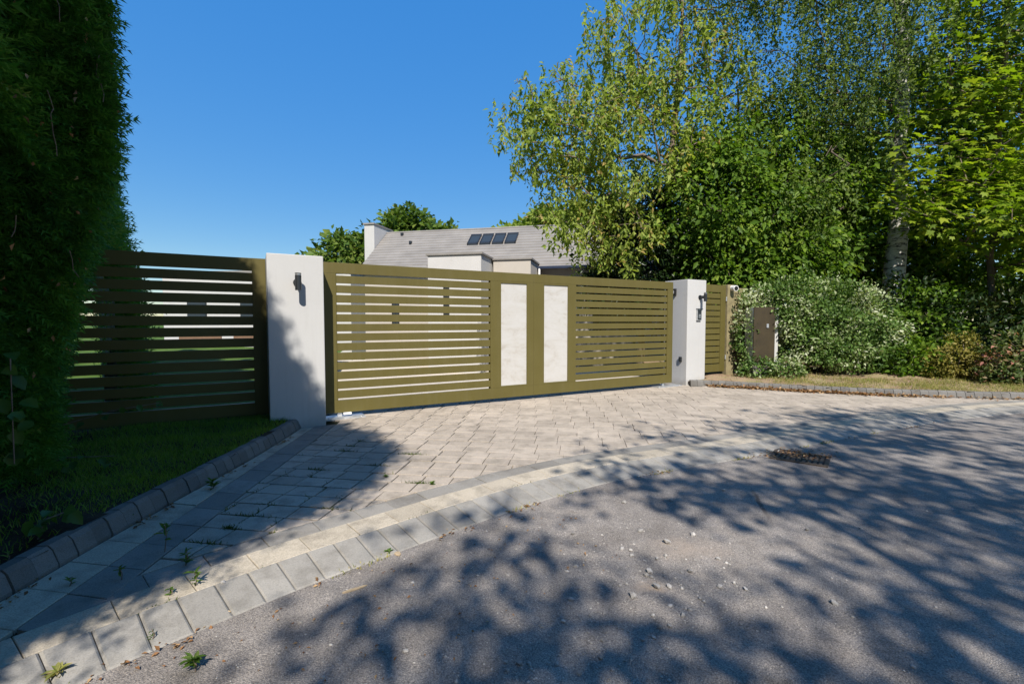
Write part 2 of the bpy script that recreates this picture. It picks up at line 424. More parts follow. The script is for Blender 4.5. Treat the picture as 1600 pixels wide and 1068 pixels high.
# ------------------------------------------------------------------ leaf scattering
def T_diamond(fold=0.12):
    return np.array([(0, 0, 0), (0.45, 0.5, fold), (1, 0, -0.06), (0.45, -0.5, fold)]), np.array([(0, 1, 2), (0, 2, 3)])
def T_ovate(fold=0.12):
    return (np.array([(0, 0, 0), (0.28, 0.46, fold), (0.66, 0.38, fold * .8), (1, 0, -0.10), (0.66, -0.38, fold * .8), (0.28, -0.46, fold), (0.5, 0, 0)]),
            np.array([(0, 1, 6), (1, 2, 6), (2, 3, 6), (3, 4, 6), (4, 5, 6), (5, 0, 6)]))
def T_maple():
    ang = np.radians([0, 24, 48, 75, 108, 150, 180, 210, 252, 285, 312, 336]); rad = [1.0, .46, .86, .42, .62, .30, .10, .30, .62, .42, .86, .46]
    v = [(0.35, 0, 0)] + [(0.35 + 0.62 * r * math.cos(a), 0.62 * r * math.sin(a), -0.10 * r * r) for a, r in zip(ang, rad)]
    return np.array(v), np.array([(0, 1 + i, 1 + (i + 1) % 12) for i in range(12)])
def T_frond():
    v = []; f = []
    v += [(0, 0.012, 0), (0, -0.012, 0), (1, 0, -0.10)]; f.append((0, 1, 2))
    for i in range(5):
        u = 0.12 + 0.16 * i; L = 0.40 * (1 - 0.13 * i)
        for sg in (1, -1):
            b = len(v); zz = -0.10 * u * u
            v += [(u, 0, zz), (u + 0.075, 0, zz), (u + L * 0.80, sg * L * 0.62, zz - 0.05 + 0.05 * (i % 2))]; f.append((b, b + 1, b + 2))
    return np.array(v), np.array(f)
def T_blade():
    return np.array([(0, 0.5, 0), (0, -0.5, 0), (0.6, 0.3, 0.06), (0.6, -0.3, 0.06), (1, 0, 0.22)]), np.array([(0, 1, 2), (1, 3, 2), (2, 3, 4)])


def unit(a): return a / np.maximum(np.linalg.norm(a, axis=-1, keepdims=True), 1e-9)


def leaf_mesh(name, tmpl, P, D, N, L, W, tint):
    tv, tf = tmpl
    D = unit(D); S = unit(np.cross(N, D)); N2 = np.cross(D, S)
    L = np.broadcast_to(L, len(P)); W = np.broadcast_to(W, len(P))
    V = (P[:, None, :] + D[:, None, :] * (tv[None, :, 0:1] * L[:, None, None]) + S[:, None, :] * (tv[None, :, 1:2] * W[:, None, None])
         + N2[:, None, :] * (tv[None, :, 2:3] * L[:, None, None]))
    F = tf[None] + (np.arange(len(P)) * len(tv))[:, None, None]
    return mesh_np(name, V.reshape(-1, 3), F.reshape(-1, 3), np.repeat(np.clip(tint, 0, 1), len(tf)))


def rnd_dir(n):
    return unit(R.normal(size=(n, 3)))


# ------------------------------------------------------------------ trees: trunk polyline + targets -> skeleton
def grow(trunk, targets, step=0.35, bow=0.12, wander=0.05, r_tip=0.006, r_base=0.15, power=0.48, up_pen=0.6, path_w=0.25):
    nodes = []; par = []; plen = []
    tr = [np.array(p, float) for p in trunk]
    for i in range(len(tr) - 1):
        k = max(1, int(np.linalg.norm(tr[i + 1] - tr[i]) / step))
        for j in range(k):
            p = tr[i] + (tr[i + 1] - tr[i]) * j / k
            if nodes: p = p + R.normal(size=3) * wander * 0.4
            nodes.append(p); par.append(len(nodes) - 2); plen.append(0 if len(nodes) < 2 else plen[-1] + step * 0.3)
    nodes.append(tr[-1]); par.append(len(nodes) - 2); plen.append(plen[-1])
    nT = len(nodes)
    T0 = np.array(nodes)
    d0 = np.min(np.linalg.norm(targets[:, None] - T0[None], axis=2), axis=1)
    tips = []
    cap = nT + int(np.sum(d0 / step)) + len(targets) * 6 + 10
    A = np.zeros((cap, 3)); A[:nT] = T0; PL = np.zeros(cap); PL[:nT] = plen; n = nT
    low = int(nT * 0.25)
    for i in np.argsort(d0):
        t = targets[i]
        dv = t - A[:n]; d = np.linalg.norm(dv, axis=1)
        cost = d + path_w * PL[:n] + up_pen * np.maximum(0, -dv[:, 2])
        cost[:low] += 3
        b = int(np.argmin(cost)); L = d[b]; k = max(1, int(L / step))
        prev = b; a = A[b].copy()
        side = np.cross(t - a, (0, 0, 1)); side = side / (np.linalg.norm(side) + 1e-6)
        sb = R.normal() * 0.08 * L
        for j in range(1, k + 1):
            u = j / k
            p = a + (t - a) * u + np.array((0, 0, 1)) * bow * L * math.sin(math.pi * u) + side * sb * math.sin(math.pi * u)
            if j < k: p = p + R.normal(size=3) * wander
            if n >= cap: break
            A[n] = p; PL[n] = PL[prev] + L / k; par.append(prev); prev = n; n += 1
        tips.append((i, prev, b))
    cnt = np.zeros(n)
    for _, e, _b in tips: cnt[e] += 1
    for i in range(n - 1, 0, -1): cnt[par[i]] += cnt[i]
    rad = r_tip * np.maximum(cnt, 1) ** power
    hT = np.linspace(1, 0.12, nT)
    rad[:nT] = np.maximum(np.minimum(rad[:nT], r_base), r_base * hT)
    return A[:n], np.array(par), rad, tips, nT


def tubes(A, par, rad, sides=6, lo=1, hi=None):
    idx = np.arange(lo, hi or len(A)); p = par[idx]
    a = A[p]; b = A[idx]; d = unit(b - a)
    ref = np.where(np.abs(d[:, 2:3]) > 0.9, np.array([[1., 0, 0]]), np.array([[0, 0, 1.]]))
    u = unit(np.cross(d, ref)); w = np.cross(d, u)
    rb = rad[idx]; ra = np.minimum(rad[p], rb * 1.6)
    th = np.linspace(0, 2 * math.pi, sides, endpoint=False)
    ring = u[:, None] * np.cos(th)[None, :, None] + w[:, None] * np.sin(th)[None, :, None]
    V = np.concatenate([a[:, None] + ring * ra[:, None, None], (b + d * 0.01)[:, None] + ring * rb[:, None, None]], axis=1)
    f = np.array([(i, (i + 1) % sides, sides + (i + 1) % sides, sides + i) for i in range(sides)])
    F = f[None] + (np.arange(len(idx)) * 2 * sides)[:, None, None]
    return V.reshape(-1, 3), F.reshape(-1, 4)


def in_lobes(lobes):
    """lobes: (centre, radii, count, shell) -> points biased towards the outside of ellipsoids"""
    out = []
    for c, r, k, shell in lobes:
        rr = R.uniform(size=k) ** (1 / 3)
        rr = shell + (1 - shell) * rr
        out.append(np.array(c) + rnd_dir(k) * rr[:, None] * np.array(r))
    return np.concatenate(out)


def make_tree(name, label, cat, trunk, lobes, leaf, size, per, crad, tmpl, barkm=None, r_base=0.15, aspect=0.55, droop=0.5, flat=0.3,
              group=None, step=0.35, tint_c=0.45, tint_s=0.22, zmin=None, bow=0.12, strands=None, r_tip=0.006, keep=None, sides=6):
    global R
    R = np.random.default_rng(zlib.crc32(name.encode()) + int(abs(trunk[0][0]) * 100))
    base = np.array(trunk[0], float)
    root = empty(name, base); tag(root, label, cat, group)
    T = in_lobes(lobes)
    if zmin is not None: T = T[T[:, 2] > zmin]
    if keep is not None: T = T[keep(T)]
    A, par, rad, tips, nT = grow(trunk, T, step=step, bow=bow, r_base=r_base, r_tip=r_tip)
    V, F = tubes(A - base, par, rad, sides + 4, 1, nT)
    link('trunk', mesh_np('trunk', V, F), barkm or M['bark'], root, smooth=True)
    V, F = tubes(A - base, par, rad, 5, nT)
    tag(link('branches', mesh_np('branches', V, F), M['bark'] if barkm is M['birchbark'] else (barkm or M['bark']), root, smooth=True), kind='stuff')
    P = []; D = []; tint = []
    ctint = R.normal(size=len(T)) * 0.16
    for i, e, b in tips:
        c = A[e]; axis = A[e] - A[par[e]]; axis = axis / (np.linalg.norm(axis) + 1e-9)
        if strands:
            ns, sl = strands
            for _ in range(ns):
                o = c + R.normal(size=3) * crad * np.array((1, 1, 0.5)); ln = sl * R.uniform(0.4, 1.2); k = int(per * ln / sl / ns) + 2
                t = np.sort(R.uniform(size=k))
                sway = R.normal(size=2) * 0.08
                q = o + np.stack([sway[0] * t * ln, sway[1] * t * ln, -t * ln], 1) + R.normal(size=(k, 3)) * 0.03
                P.append(q); D.append(np.array((0, 0, -0.8)) + rnd_dir(k) * 0.9); tint.append(np.full(k, ctint[i]))
        else:
            k = max(3, int(per * R.uniform(0.5, 1.4)))
            g = R.normal(size=(k, 3)) * crad * 0.5 * np.array((1, 1, 0.7))
            along = R.uniform(-1.0, 0.6, size=(k, 1)) * axis * crad * 0.9
            q = c + g + along
            P.append(q); D.append(unit(g + axis * 0.2) * 0.8 + np.array((0, 0, -droop)) + rnd_dir(k) * 0.5); tint.append(np.full(k, ctint[i]))
    P = np.concatenate(P); D = np.concatenate(D); tint = np.concatenate(tint)
    if zmin is not None:
        k = P[:, 2] > zmin - 0.3; P = P[k]; D = D[k]; tint = tint[k]
    if keep is not None:
        k = keep(P); P = P[k]; D = D[k]; tint = tint[k]
    n = len(P)
    N = unit(np.array((0, 0, 1.0)) * flat + rnd_dir(n) * (1 - flat) + np.array((0.05, -0.45, 0.35)))
    L = size * np.clip(R.lognormal(-0.08, 0.33, n), 0.4, 1.9)
    me = leaf_mesh('crown', tmpl, P - base, D, N, L, L * aspect, tint_c + tint + R.normal(size=n) * tint_s)
    link('crown', me, LEAF[leaf], root)
    return root


def make_shrub(name, label, cat, centre, lobes, leaf, size, n, tmpl, aspect=0.6, tint_c=0.5, tint_s=0.25, group=None, stems=7, up=0.3, zmin=0.1, noise_amt=0.18, stemm=None):
    base = np.array(centre, float); root = empty(name, base); tag(root, label, cat, group)
    wts = np.array([r[0] * r[1] * r[2] for c, r in lobes]) ** (2 / 3); wts /= wts.sum()
    P = []; O = []
    for (c, r), w in zip(lobes, wts):
        k = int(n * w); d = rnd_dir(k); rr = np.clip(1 - np.abs(R.normal(size=k)) * 0.16, 0.3, 1.0)
        lump = 1 + noise_amt * (np.sin(d[:, 0] * 7 + c[0] * 3) * np.cos(d[:, 1] * 6 + c[1]) + np.sin(d[:, 2] * 9 + 2 * d[:, 0]) * 0.7) * 0.6
        P.append(np.array(c) + d * (rr * lump)[:, None] * np.array(r)); O.append(d)
    P = np.concatenate(P); O = np.concatenate(O); k = P[:, 2] > zmin; P = P[k]; O = O[k]
    P = P + R.normal(size=P.shape) * size * 0.5
    n = len(P); D = unit(O * 0.7 + rnd_dir(n) * 0.7 + np.array((0, 0, up - 0.2))); N = unit(O * 0.8 + np.array((0, 0, 0.5)) + rnd_dir(n) * 0.6)
    L = size * R.uniform(0.6, 1.3, n)
    cl = np.sin(P[:, 0] * 5.1 + 1.3 * np.sin(P[:, 2] * 4)) * np.sin(P[:, 1] * 4.3 + P[:, 2] * 5.7) * 0.24 + np.sin(P[:, 0] * 2.3 + P[:, 2] * 1.7) * 0.12
    me = leaf_mesh('foliage', tmpl, P - base, D, N, L, L * aspect, tint_c + cl + R.normal(size=n) * tint_s)
    link('foliage', me, LEAF[leaf], root)
    T = np.array([np.array(c) + rnd_dir(1)[0] * np.array(r) * 0.75 for c, r in lobes for _ in range(stems)])
    T = T[T[:, 2] > base[2] + 0.15]
    A, par, rad, tips, _n = grow([base, base + np.array((0, 0, 0.25))], T, step=0.15, wander=0.02, r_tip=0.004, r_base=0.03)
    V, F = tubes(A - base, par, rad, 5)
    link('stem', mesh_np('stem', V, F), stemm or M['twigbark'], root)
    return root


# ------------------------------------------------------------------ the setting: ground, road
def sheet(name, poly, z, mat, kind='structure', sub=None):
    mb = MB(); mb.add([(x, y, z) for x, y in poly], [tuple(range(len(poly)))])
    return tag(mb.build(name, mat), kind=kind)

sheet('ground', [(-400, -400), (400, -400), (400, 900), (-400, 900)], -0.80, M['lawn'])


def catmull(pts, step=0.04):
    pts = [np.array(p, float) for p in pts]; pts = [2 * pts[0] - pts[1]] + pts + [2 * pts[-1] - pts[-2]]; out = []
    for i in range(1, len(pts) - 2):
        p0, p1, p2, p3 = pts[i - 1:i + 3]; k = max(2, int(np.linalg.norm(p2 - p1) / step))
        for j in range(k):
            t = j / k
            out.append(0.5 * (2 * p1 + (p2 - p0) * t + (2 * p0 - 5 * p1 + 4 * p2 - p3) * t * t + (3 * p1 - p0 - 3 * p2 + p3) * t ** 3))
    out.append(pts[-2]); return np.array(out)


class Curve2:
    def __init__(s, pts):
        s.p = catmull(pts); d = np.linalg.norm(np.diff(s.p, axis=0), axis=1); s.s = np.concatenate([[0], np.cumsum(d)]); s.len = s.s[-1]
        g = np.gradient(s.p, axis=0); s.t = unit(g)
    def at(s, u, off=0.0):
        x = np.interp(u, s.s, s.p[:, 0]); y = np.interp(u, s.s, s.p[:, 1]); tx = np.interp(u, s.s, s.t[:, 0]); ty = np.interp(u, s.s, s.t[:, 1])
        return np.array((x - ty * off, y + tx * off))
    def near(s, q):
        i = int(np.argmin(np.sum((s.p - q) ** 2, axis=1))); t = s.t[i]; n = np.array((-t[1], t[0]))
        return i, float(np.dot(q - s.p[i], n)), n, s.p[i]

EDGE = Curve2([(-3.2, -1.6), (-2.55, -0.4), (-2.05, 0.7), (-1.62, 1.46), (-1.30, 1.86), (-0.99, 2.19), (-0.66, 2.49), (-0.25, 2.86), (0.30, 3.31), (0.80, 3.64), (1.32, 3.90),
               (2.35, 4.36), (3.36, 4.86), (4.72, 5.52), (6.5, 6.22), (8.5, 6.72), (11, 7.1), (16, 7.5)])
O_GREY, O_CREAM, O_DARK = 0.27, 0.475, 0.645
rp = [tuple(EDGE.at(u, 0.24)) for u in np.arange(0, EDGE.len, 0.15)]
road_poly = rp + [(16, 7.74), (60, 7.8), (60, -40), (-40, -40), (-40, -1.6)]


def grid_sheet(name, poly_test, x0, x1, y0, y1, step, zf, mat, kind='structure'):
    xs = np.arange(x0, x1 + step, step); ys = np.arange(y0, y1 + step, step)
    X, Y = np.meshgrid(xs, ys, indexing='ij'); Z = zf(X, Y)
    V = np.stack([X, Y, Z], -1).reshape(-1, 3); ny = len(ys)
    cx = (X[:-1, :-1] + step / 2); cy = (Y[:-1, :-1] + step / 2); ok = poly_test(cx, cy)
    i, j = np.nonzero(ok); a = i * ny + j
    F = np.stack([a, a + ny, a + ny + 1, a + 1], 1)
    o = link(name, mesh_np(name, V, F), mat, smooth=True); tag(o, kind=kind); return o

rd = MB(); rd.add([(x, y, -0.036) for x, y in road_poly], [tuple(range(len(road_poly)))])
tag(rd.build('road', M['asphalt']), kind='structure')

# ------------------------------------------------------------------ driveway: every paver its own piece
GATE_O = np.array((-2.295, 5.934)); GT = np.array((0.8738, 0.4863)); GN = np.array((0.4863, -0.8738)); GATE_RZ = math.atan2(GT[1], GT[0])
KL = Curve2([(-2.36, -1.2), (-2.30, 0.2), (-2.27, 1.2), (-2.285, 1.9), (-2.31, 2.3), (-2.33, 2.6), (-2.345, 3.1), (-2.36, 3.7), (-2.39, 4.4), (-2.44, 5.0), (-2.50, 5.50)])
KR = Curve2([(3.47, 8.90), (3.8, 8.86), (4.25, 8.68), (4.98, 8.30), (5.59, 8.02), (6.42, 7.72), (7.3, 7.50), (8.14, 7.36), (9.5, 7.25), (12, 7.25), (16, 7.6)])


def x_strip(y): return 0.004 * y * y - 0.120 * y - 1.815        # cream strip | charcoal band beside the left kerb
def x_field(y): return x_strip(y) + 0.215                        # charcoal band | field


def clip(poly, p, n):
    """keep the side where dot(q-p,n) >= 0"""
    out = []
    for i in range(len(poly)):
        a, b = poly[i], poly[(i + 1) % len(poly)]; da, db = np.dot(a - p, n), np.dot(b - p, n)
        if da >= 0: out.append(a)
        if (da >= 0) != (db >= 0): out.append(a + (b - a) * da / (da - db))
    return out


def area(poly):
    return 0.5 * abs(sum(poly[i][0] * poly[(i + 1) % len(poly)][1] - poly[(i + 1) % len(poly)][0] * poly[i][1] for i in range(len(poly))))


def piece(poly, ztop, thick=0.05, gap=0.0018, ch=0.0028):
    """bevelled prism over a convex polygon (2-D points), ztop a number or one per corner; returns verts, faces about its centre"""
    P = np.array(poly); c = P.mean(axis=0); n = len(P)
    if np.cross(P[1] - P[0], P[2] - P[1]) < 0: P = P[::-1]; ztop = ztop if np.isscalar(ztop) else list(ztop)[::-1]
    zt = np.full(n, ztop) if np.isscalar(ztop) else np.array(ztop)
    def inset(d):
        out = []
        for i in range(n):
            a, b, e = P[i - 1], P[i], P[(i + 1) % n]
            t1 = (b - a) / (np.linalg.norm(b - a) + 1e-9); t2 = (e - b) / (np.linalg.norm(e - b) + 1e-9)
            n1 = np.array((-t1[1], t1[0])); n2 = np.array((-t2[1], t2[0])); m = n1 + n2; k = max(0.35, 1 + np.dot(n1, n2))
            out.append(b + m * d / k)
        return np.array(out)
    A = inset(gap); B = inset(gap + ch)
    v = [(x - c[0], y - c[1], z - thick) for (x, y), z in zip(A, zt)] + [(x - c[0], y - c[1], z - ch * 0.8) for (x, y), z in zip(A, zt)] + [(x - c[0], y - c[1], z) for (x, y), z in zip(B, zt)]
    f = [(i, (i + 1) % n, n + (i + 1) % n, n + i) for i in range(n)] + [(n + i, n + (i + 1) % n, 2 * n + (i + 1) % n, 2 * n + i) for i in range(n)] + [tuple(range(2 * n, 3 * n))]
    return c, v, f


drive = MB()
dp = [tuple(EDGE.at(u, O_GREY + 0.02)) for u in np.arange(EDGE.len * 0.18, EDGE.len, 0.15)]
drive_poly = dp + [(16, 7.9), (12, 7.6), (9.5, 7.6), (8.14, 7.7), (6.5, 8.0), (5.0, 8.6), (3.9, 9.4), (3.4, 9.40), (-2.25, 6.24), (-2.56, 5.5), (-2.45, 4.2), (-2.4, 3), (-2.36, 1.6)]
drive.add([(x, y, -0.020) for x, y in drive_poly], [tuple(range(len(drive_poly)))])
driveway = drive.build('driveway', M['joint_moss']); tag(driveway, kind='structure')


def px_area(poly):
    c = np.mean(poly, axis=0)
    if c[1] < 0.4: return 0
    u = c[0] / c[1] * 720
    if abs(u) > 830: return 0
    y = 502 + 900 / c[1]
    if y > 1100: return 0
    return area(poly) * 720 * 720 * 1.25 / c[1] ** 3

# field, laid in rows
PA = np.array((0.150, 0.9887)); PB = np.array((0.9887, -0.150)); O0 = np.array((-1.0, 3.0))
PITCH_R, PITCH_C = 0.184, 0.232
field = []
for i in range(-12, 70):
    shift = -0.039 * (i // 2) + R.normal() * 0.004
    for j in range(-45, 60):
        a = O0 + PA * (i * PITCH_R) + PB * (j * PITCH_C + shift)
        quad = [a, a + PB * PITCH_C, a + PB * PITCH_C + PA * PITCH_R, a + PA * PITCH_R]
        quad = [q + R.normal(size=2) * 0.0018 for q in quad]
        c = np.mean(quad, axis=0)
        if not (-3.0 < c[0] < 11 and 1.9 < c[1] < 12.5): continue
        gd = np.dot(c - GATE_O, GN)                               # in front of the gate line > 0
        if gd < -2.2: continue
        if gd > 0.35 and c[0] < x_field(c[1]) - 0.25: continue
        idx, off, nn, pp = EDGE.near(c)
        if off < O_DARK - 0.22: continue
        poly = quad
        if off < O_DARK + 0.25: poly = clip(poly, pp + nn * O_DARK, nn)
        if len(poly) > 2 and gd > 0.3 and c[0] < x_field(c[1]) + 0.3:
            y0 = c[1]; p0 = np.array((x_field(y0), y0)); t0 = np.array((x_field(y0 + .1) - x_field(y0), 0.1)); poly = clip(poly, p0, np.array((t0[1], -t0[0])))
        if c[0] > 3.4 and gd > 0.0 and len(poly) > 2:
            k_i, ko, kn, kp = KR.near(c)
            if ko > 0.3: continue
            poly = clip(poly, kp, -kn)
        if gd <= 0.3 and (np.dot(c - GATE_O, GT) < -0.1 or np.dot(c - GATE_O, GT) > 6.4): continue
        if len(poly) < 3: continue
        # merge near-duplicate corners
        pl = [poly[0]]
        for q in poly[1:]:
            if np.linalg.norm(q - pl[-1]) > 0.012: pl.append(q)
        if np.linalg.norm(pl[0] - pl[-1]) < 0.012: pl.pop()
        if len(pl) < 3 or area(pl) < 0.0025: continue
        field.append((px_area(pl) * (1 if gd > 0 else 0.0), pl))
field.sort(key=lambda q: -q[0])


def lay(pieces, name, mat, ztop, limit, **kw):
    rest = MB()
    for k, (pa, poly) in enumerate(pieces):
        z = [q + 0.0 for q in ztop(poly)] if callable(ztop) else ztop + R.normal() * 0.0012
        if name == 'paver': dz = R.normal() * 0.0012; z = [q + dz for q in z]
        kw2 = dict(kw)
        if name == 'paver' and poly[0][0] < -0.2: kw2['gap'] = 0.0022 + 0.0036 * min(1, (-0.2 - poly[0][0]) / 0.8) + abs(R.normal()) * 0.0006
        c, v, f = piece(poly, z, **kw2)
        if k < limit and pa > 0:
            me = bpy.data.meshes.new(name); me.from_pydata(v, [], f); me.update()
            o = link(name, me, mat, driveway); o.location = (c[0], c[1], 0)
        else:
            rest.add([(x + c[0], y + c[1], zz) for x, y, zz in v], f)
    if rest.v:
        o = rest.build(name + '_bed', mat, driveway); tag(o, kind='stuff')

def fall(x, y):                                                  # the forecourt falls away gently behind the gate
    return -0.075 * np.clip(-((x - GATE_O[0]) * GN[0] + (y - GATE_O[1]) * GN[1]) - 0.25, 0, 8.0)
lay(field, 'paver', M['cream'], lambda poly: [float(fall(q[0], q[1])) + 0.0 for q in poly], 300)


def curve_row(o0, o1, length, u0, u1, jit=0.0):
    out = []; u = u0
    while u < u1:
        l = length * (1 + R.normal() * jit)
        k = 2
        out.append([EDGE.at(u, o0), EDGE.at(u + l, o0), EDGE.at(u + l, o1), EDGE.at(u, o1)]); u += l
    return out

uA, uB = 1.2, EDGE.len - 1.5
def grey_z(poly): return [-0.030, -0.030, 0.006, 0.006]
grey = [(px_area(q), q) for q in curve_row(0.0, O_GREY, 0.137, uA, uB, 0.03)]
lay(sorted(grey, key=lambda q: -q[0]), 'dropped_kerb_block', M['greyblock'], grey_z, 120, thick=0.06, ch=0.008)
crow = [(px_area(q), q) for q in curve_row(O_GREY, O_CREAM, 0.252, uA, uB, 0.05)]
lay(sorted(crow, key=lambda q: -q[0]), 'edging_slab', M['creamrow'], 0.003, 70)
drow = []
for q in curve_row(O_CREAM, O_DARK, 0.245, uA, uB, 0.05):
    c = np.mean(q, axis=0); y0 = c[1]
    if c[0] < x_field(y0) - 0.25: continue
    if c[0] < x_field(y0) + 0.4:
        p0 = np.array((x_strip(y0) + 0.21, y0)); t0 = np.array((x_field(y0 + .1) - x_field(y0), 0.1)); q = clip(q, p0, np.array((t0[1], -t0[0])))
    if len(q) > 2 and area(q) > 0.004: drow.append((px_area(q), q))
lay(sorted(drow, key=lambda q: -q[0]), 'charcoal_slab', M['charcoal'], 0.0, 60)
# two strips beside the left kerb
side_c, side_d = [], []
def side_rows(xl, xr, length, out):
    y = 1.3
    while y < 5.62:
        l = length * (1 + R.normal() * 0.06)
        sk = 0.02
        q = [np.array((xl(y), y + sk)), np.array((xr(y), y - sk)), np.array((xr(y + l), y + l - sk)), np.array((xl(y + l), y + l + sk))]
        c = np.mean(q, axis=0); i_, off, nn, pp = EDGE.near(c)
        if off < O_CREAM + 0.4: q = clip(q, pp + nn * O_CREAM, nn)
        if np.dot(c - GATE_O, GN) < 0.55: q = clip(q, GATE_O + GN * 0.40, GN) if len(q) > 2 else q
        if len(q) > 2 and area(q) > 0.004: out.append((px_area(q), q))
        y += l
def x_kerb(y): return float(np.interp(y, KL.p[:, 1], KL.p[:, 0]))
side_rows(lambda y: x_kerb(y) + 0.004, x_strip, 0.25, side_c)
side_rows(x_strip, x_field, 0.25, side_d)
lay(side_c, 'border_slab', M['creamrow'], 0.001, 60)
lay(side_d, 'charcoal_slab', M['charcoal'], 0.001, 60)

# ------------------------------------------------------------------ raised kerbs
def kerb(name, label, C, width, height, depth, u0, u1, batter, end_taper=0.0, flip=1):
    root = empty(name, (*C.at(u0), 0)); tag(root, label, 'kerb')
    rest = MB(); u = u0; pieces = []
    while u < u1:
        l = width * (1 + R.normal() * 0.04)
        hgt = height + R.normal() * 0.002
        if end_taper and u > u1 - end_taper: hgt = height * max(0.45, (u1 - u) / end_taper)
        g = 0.003
        def pt(uu, o): return C.at(uu, o * flip)
        prof = [(0, -0.05), (0, 0.015), (batter, hgt - 0.022), (batter + 0.022, hgt), (depth - 0.008, hgt), (depth, hgt - 0.01), (depth, -0.05)]
        tw = R.normal() * 0.0025
        v = []
        for uu in (u + g, u + l - g):
            for o, z in prof:
                q = pt(uu, o + tw); v.append((q[0], q[1], z))
        n = len(prof)
        f = [(i, (i + 1) % n, n + (i + 1) % n, n + i) for i in range(n)] + [tuple(range(n - 1, -1, -1)), tuple(range(n, 2 * n))]
        pieces.append((v, f)); u += l
    for v, f in pieces:
        V = np.array(v); c = V.mean(axis=0); c[2] = 0
        me = bpy.data.meshes.new('kerb_block'); me.from_pydata([tuple(x) for x in V - c], [], f); me.update()
        bm = bmesh.new(); bm.from_mesh(me); bmesh.ops.recalc_face_normals(bm, faces=bm.faces); bm.to_mesh(me); bm.free()
        o = link('kerb_block', me, M['kerb'], root); o.location = tuple(c - np.array((*C.at(u0), 0)))
    return root

uL0 = 0.9
kerb('kerb', 'raised dark block kerb between the shaded grass verge and the driveway', KL, 0.112, 0.112, 0.115, uL0, KL.len, 0.028, 0.0)
kerb('kerb', 'raised dark block kerb along the dry verge below the bushes', KR, 0.128, 0.105, 0.115, 0.0, 8.2, 0.018, 0.0)

# ------------------------------------------------------------------ verges
def fence_side(x, y): return (x - GATE_O[0]) * GN[0] + (y - GATE_O[1]) * GN[1]

def vl_test(x, y):
    xk = np.interp(y, KL.p[:, 1], KL.p[:, 0])
    return (x < xk - 0.06) & ((y < 5.45) | (fence_side(x, y) < 0.42)) & (fence_side(x, y) > -0.8) & ((x < -2.86) | (fence_side(x, y) > 0.40))
def vl_z(x, y): return 0.095 + 0.012 * np.sin(x * 5 + y * 3) + 0.01 * np.sin(y * 9 - x * 4) + 0.02 * np.clip((-2.9 - x), 0, 1)
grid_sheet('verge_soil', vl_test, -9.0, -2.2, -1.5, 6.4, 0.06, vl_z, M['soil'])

def vr_test(x, y):
    k = np.interp(x, KR.p[:, 0], KR.p[:, 1])
    return (x > 3.45) & (y > k + 0.05) & (y < 18) & ~((x < 3.95) & (y < 9.30) & (fence_side(x, y) < 0.13) & (fence_side(x, y) > -0.5)) & (fence_side(x, y) > -6)
def vr_z(x, y):
    k = np.interp(x, KR.p[:, 0], KR.p[:, 1])
    return 0.088 + 0.012 * np.sin(x * 4 + y * 3) + 0.012 * np.sin(x * 9 - y * 7) + 0.10 * np.clip((y - k - 0.2) / 2.0, 0, 1)
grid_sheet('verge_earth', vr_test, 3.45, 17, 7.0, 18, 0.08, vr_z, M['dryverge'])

# garden behind: forecourt and lawn
grid_sheet('forecourt', lambda x, y: (fence_side(x, y) < -0.30) & (fence_side(x, y) > -17) & ((x - GATE_O[0]) * GT[0] + (y - GATE_O[1]) * GT[1] > 0.02 + 0.2 * fence_side(x, y)) & ((x - GATE_O[0]) * GT[0] + (y - GATE_O[1]) * GT[1] < 9 - 0.2 * fence_side(x, y)),
           -9, 12, 6, 26, 0.25, lambda x, y: fall(x, y) - 0.022 + 0 * x, M['forecourt'])
sheet('lawn', [(-3.1, 5.6), (-2.9, 7.4), (-5.6, 14), (-7.6, 21), (-30, 26), (-30, -0), (-9.0, 2.0)], 0.02, M['lawn'])

# ------------------------------------------------------------------ gate
def gate_root(name, label, cat, s=0.0, off=0.0, z=0.0):
    p = GATE_O + GT * s + GN * off
    o = empty(name, (p[0], p[1], z), GATE_RZ); tag(o, label, cat); return o

g = gate_root('sliding_gate', 'wide olive slatted driveway gate with two pale stone panels', 'gate')
FD = 0.055                                                        # frame depth, local y 0 (front) .. FD
def gpart(name, x0, x1, z0, z1, y0=0.0, y1=FD, mat='olive', bevel=0.003, parent=None):
    return MB().box(x0, x1, y0, y1, z0, z1).build(name, M[mat], parent or g, bevel)
ZB, ZT = 0.062, 2.005; OB, OT = 0.2225, 1.8675
S0, S1, P1a, P1b, MID, P2a, P2b, S2, S3, S4 = 0.037, 2.253, 2.436, 2.899, 3.027, 3.226, 3.700, 3.868, 6.050, 6.195
SL = -0.145
gpart('bottom_rail', SL, MID - .001, ZB, OB); gpart('bottom_rail', MID + .001, S4, ZB, OB)
gpart('top_rail', SL, MID - .001, OT, ZT); gpart('top_rail', MID + .001, S4, OT, ZT)
for a, b in ((SL, S0), (S1, P1a), (P1b, MID - .001), (MID + .001, P2a), (P2b, S2), (S3, S4)):
    gpart('stile', a, b, OB + 0.0005, OT - 0.0005, 0.0, FD)
for a, b in ((P1a, P1b), (P2a, P2b)):
    pz0, pz1 = 0.250, 1.840
    gpart('panel_rail', a, b, OB + .001, pz0, 0.001, FD - .001); gpart('panel_rail', a, b, pz1, OT - .001, 0.001, FD - .001)
    p = MB().box(a - .01, b + .01, 0.016, 0.04, pz0 - .01, pz1 + .01).build('stone_panel', M['trav'], g)
    p['label'] = 'pale veined stone infill panel'
NS = 13; gap = 0.0255; sh = (OT - OB - gap * (NS + 1)) / NS
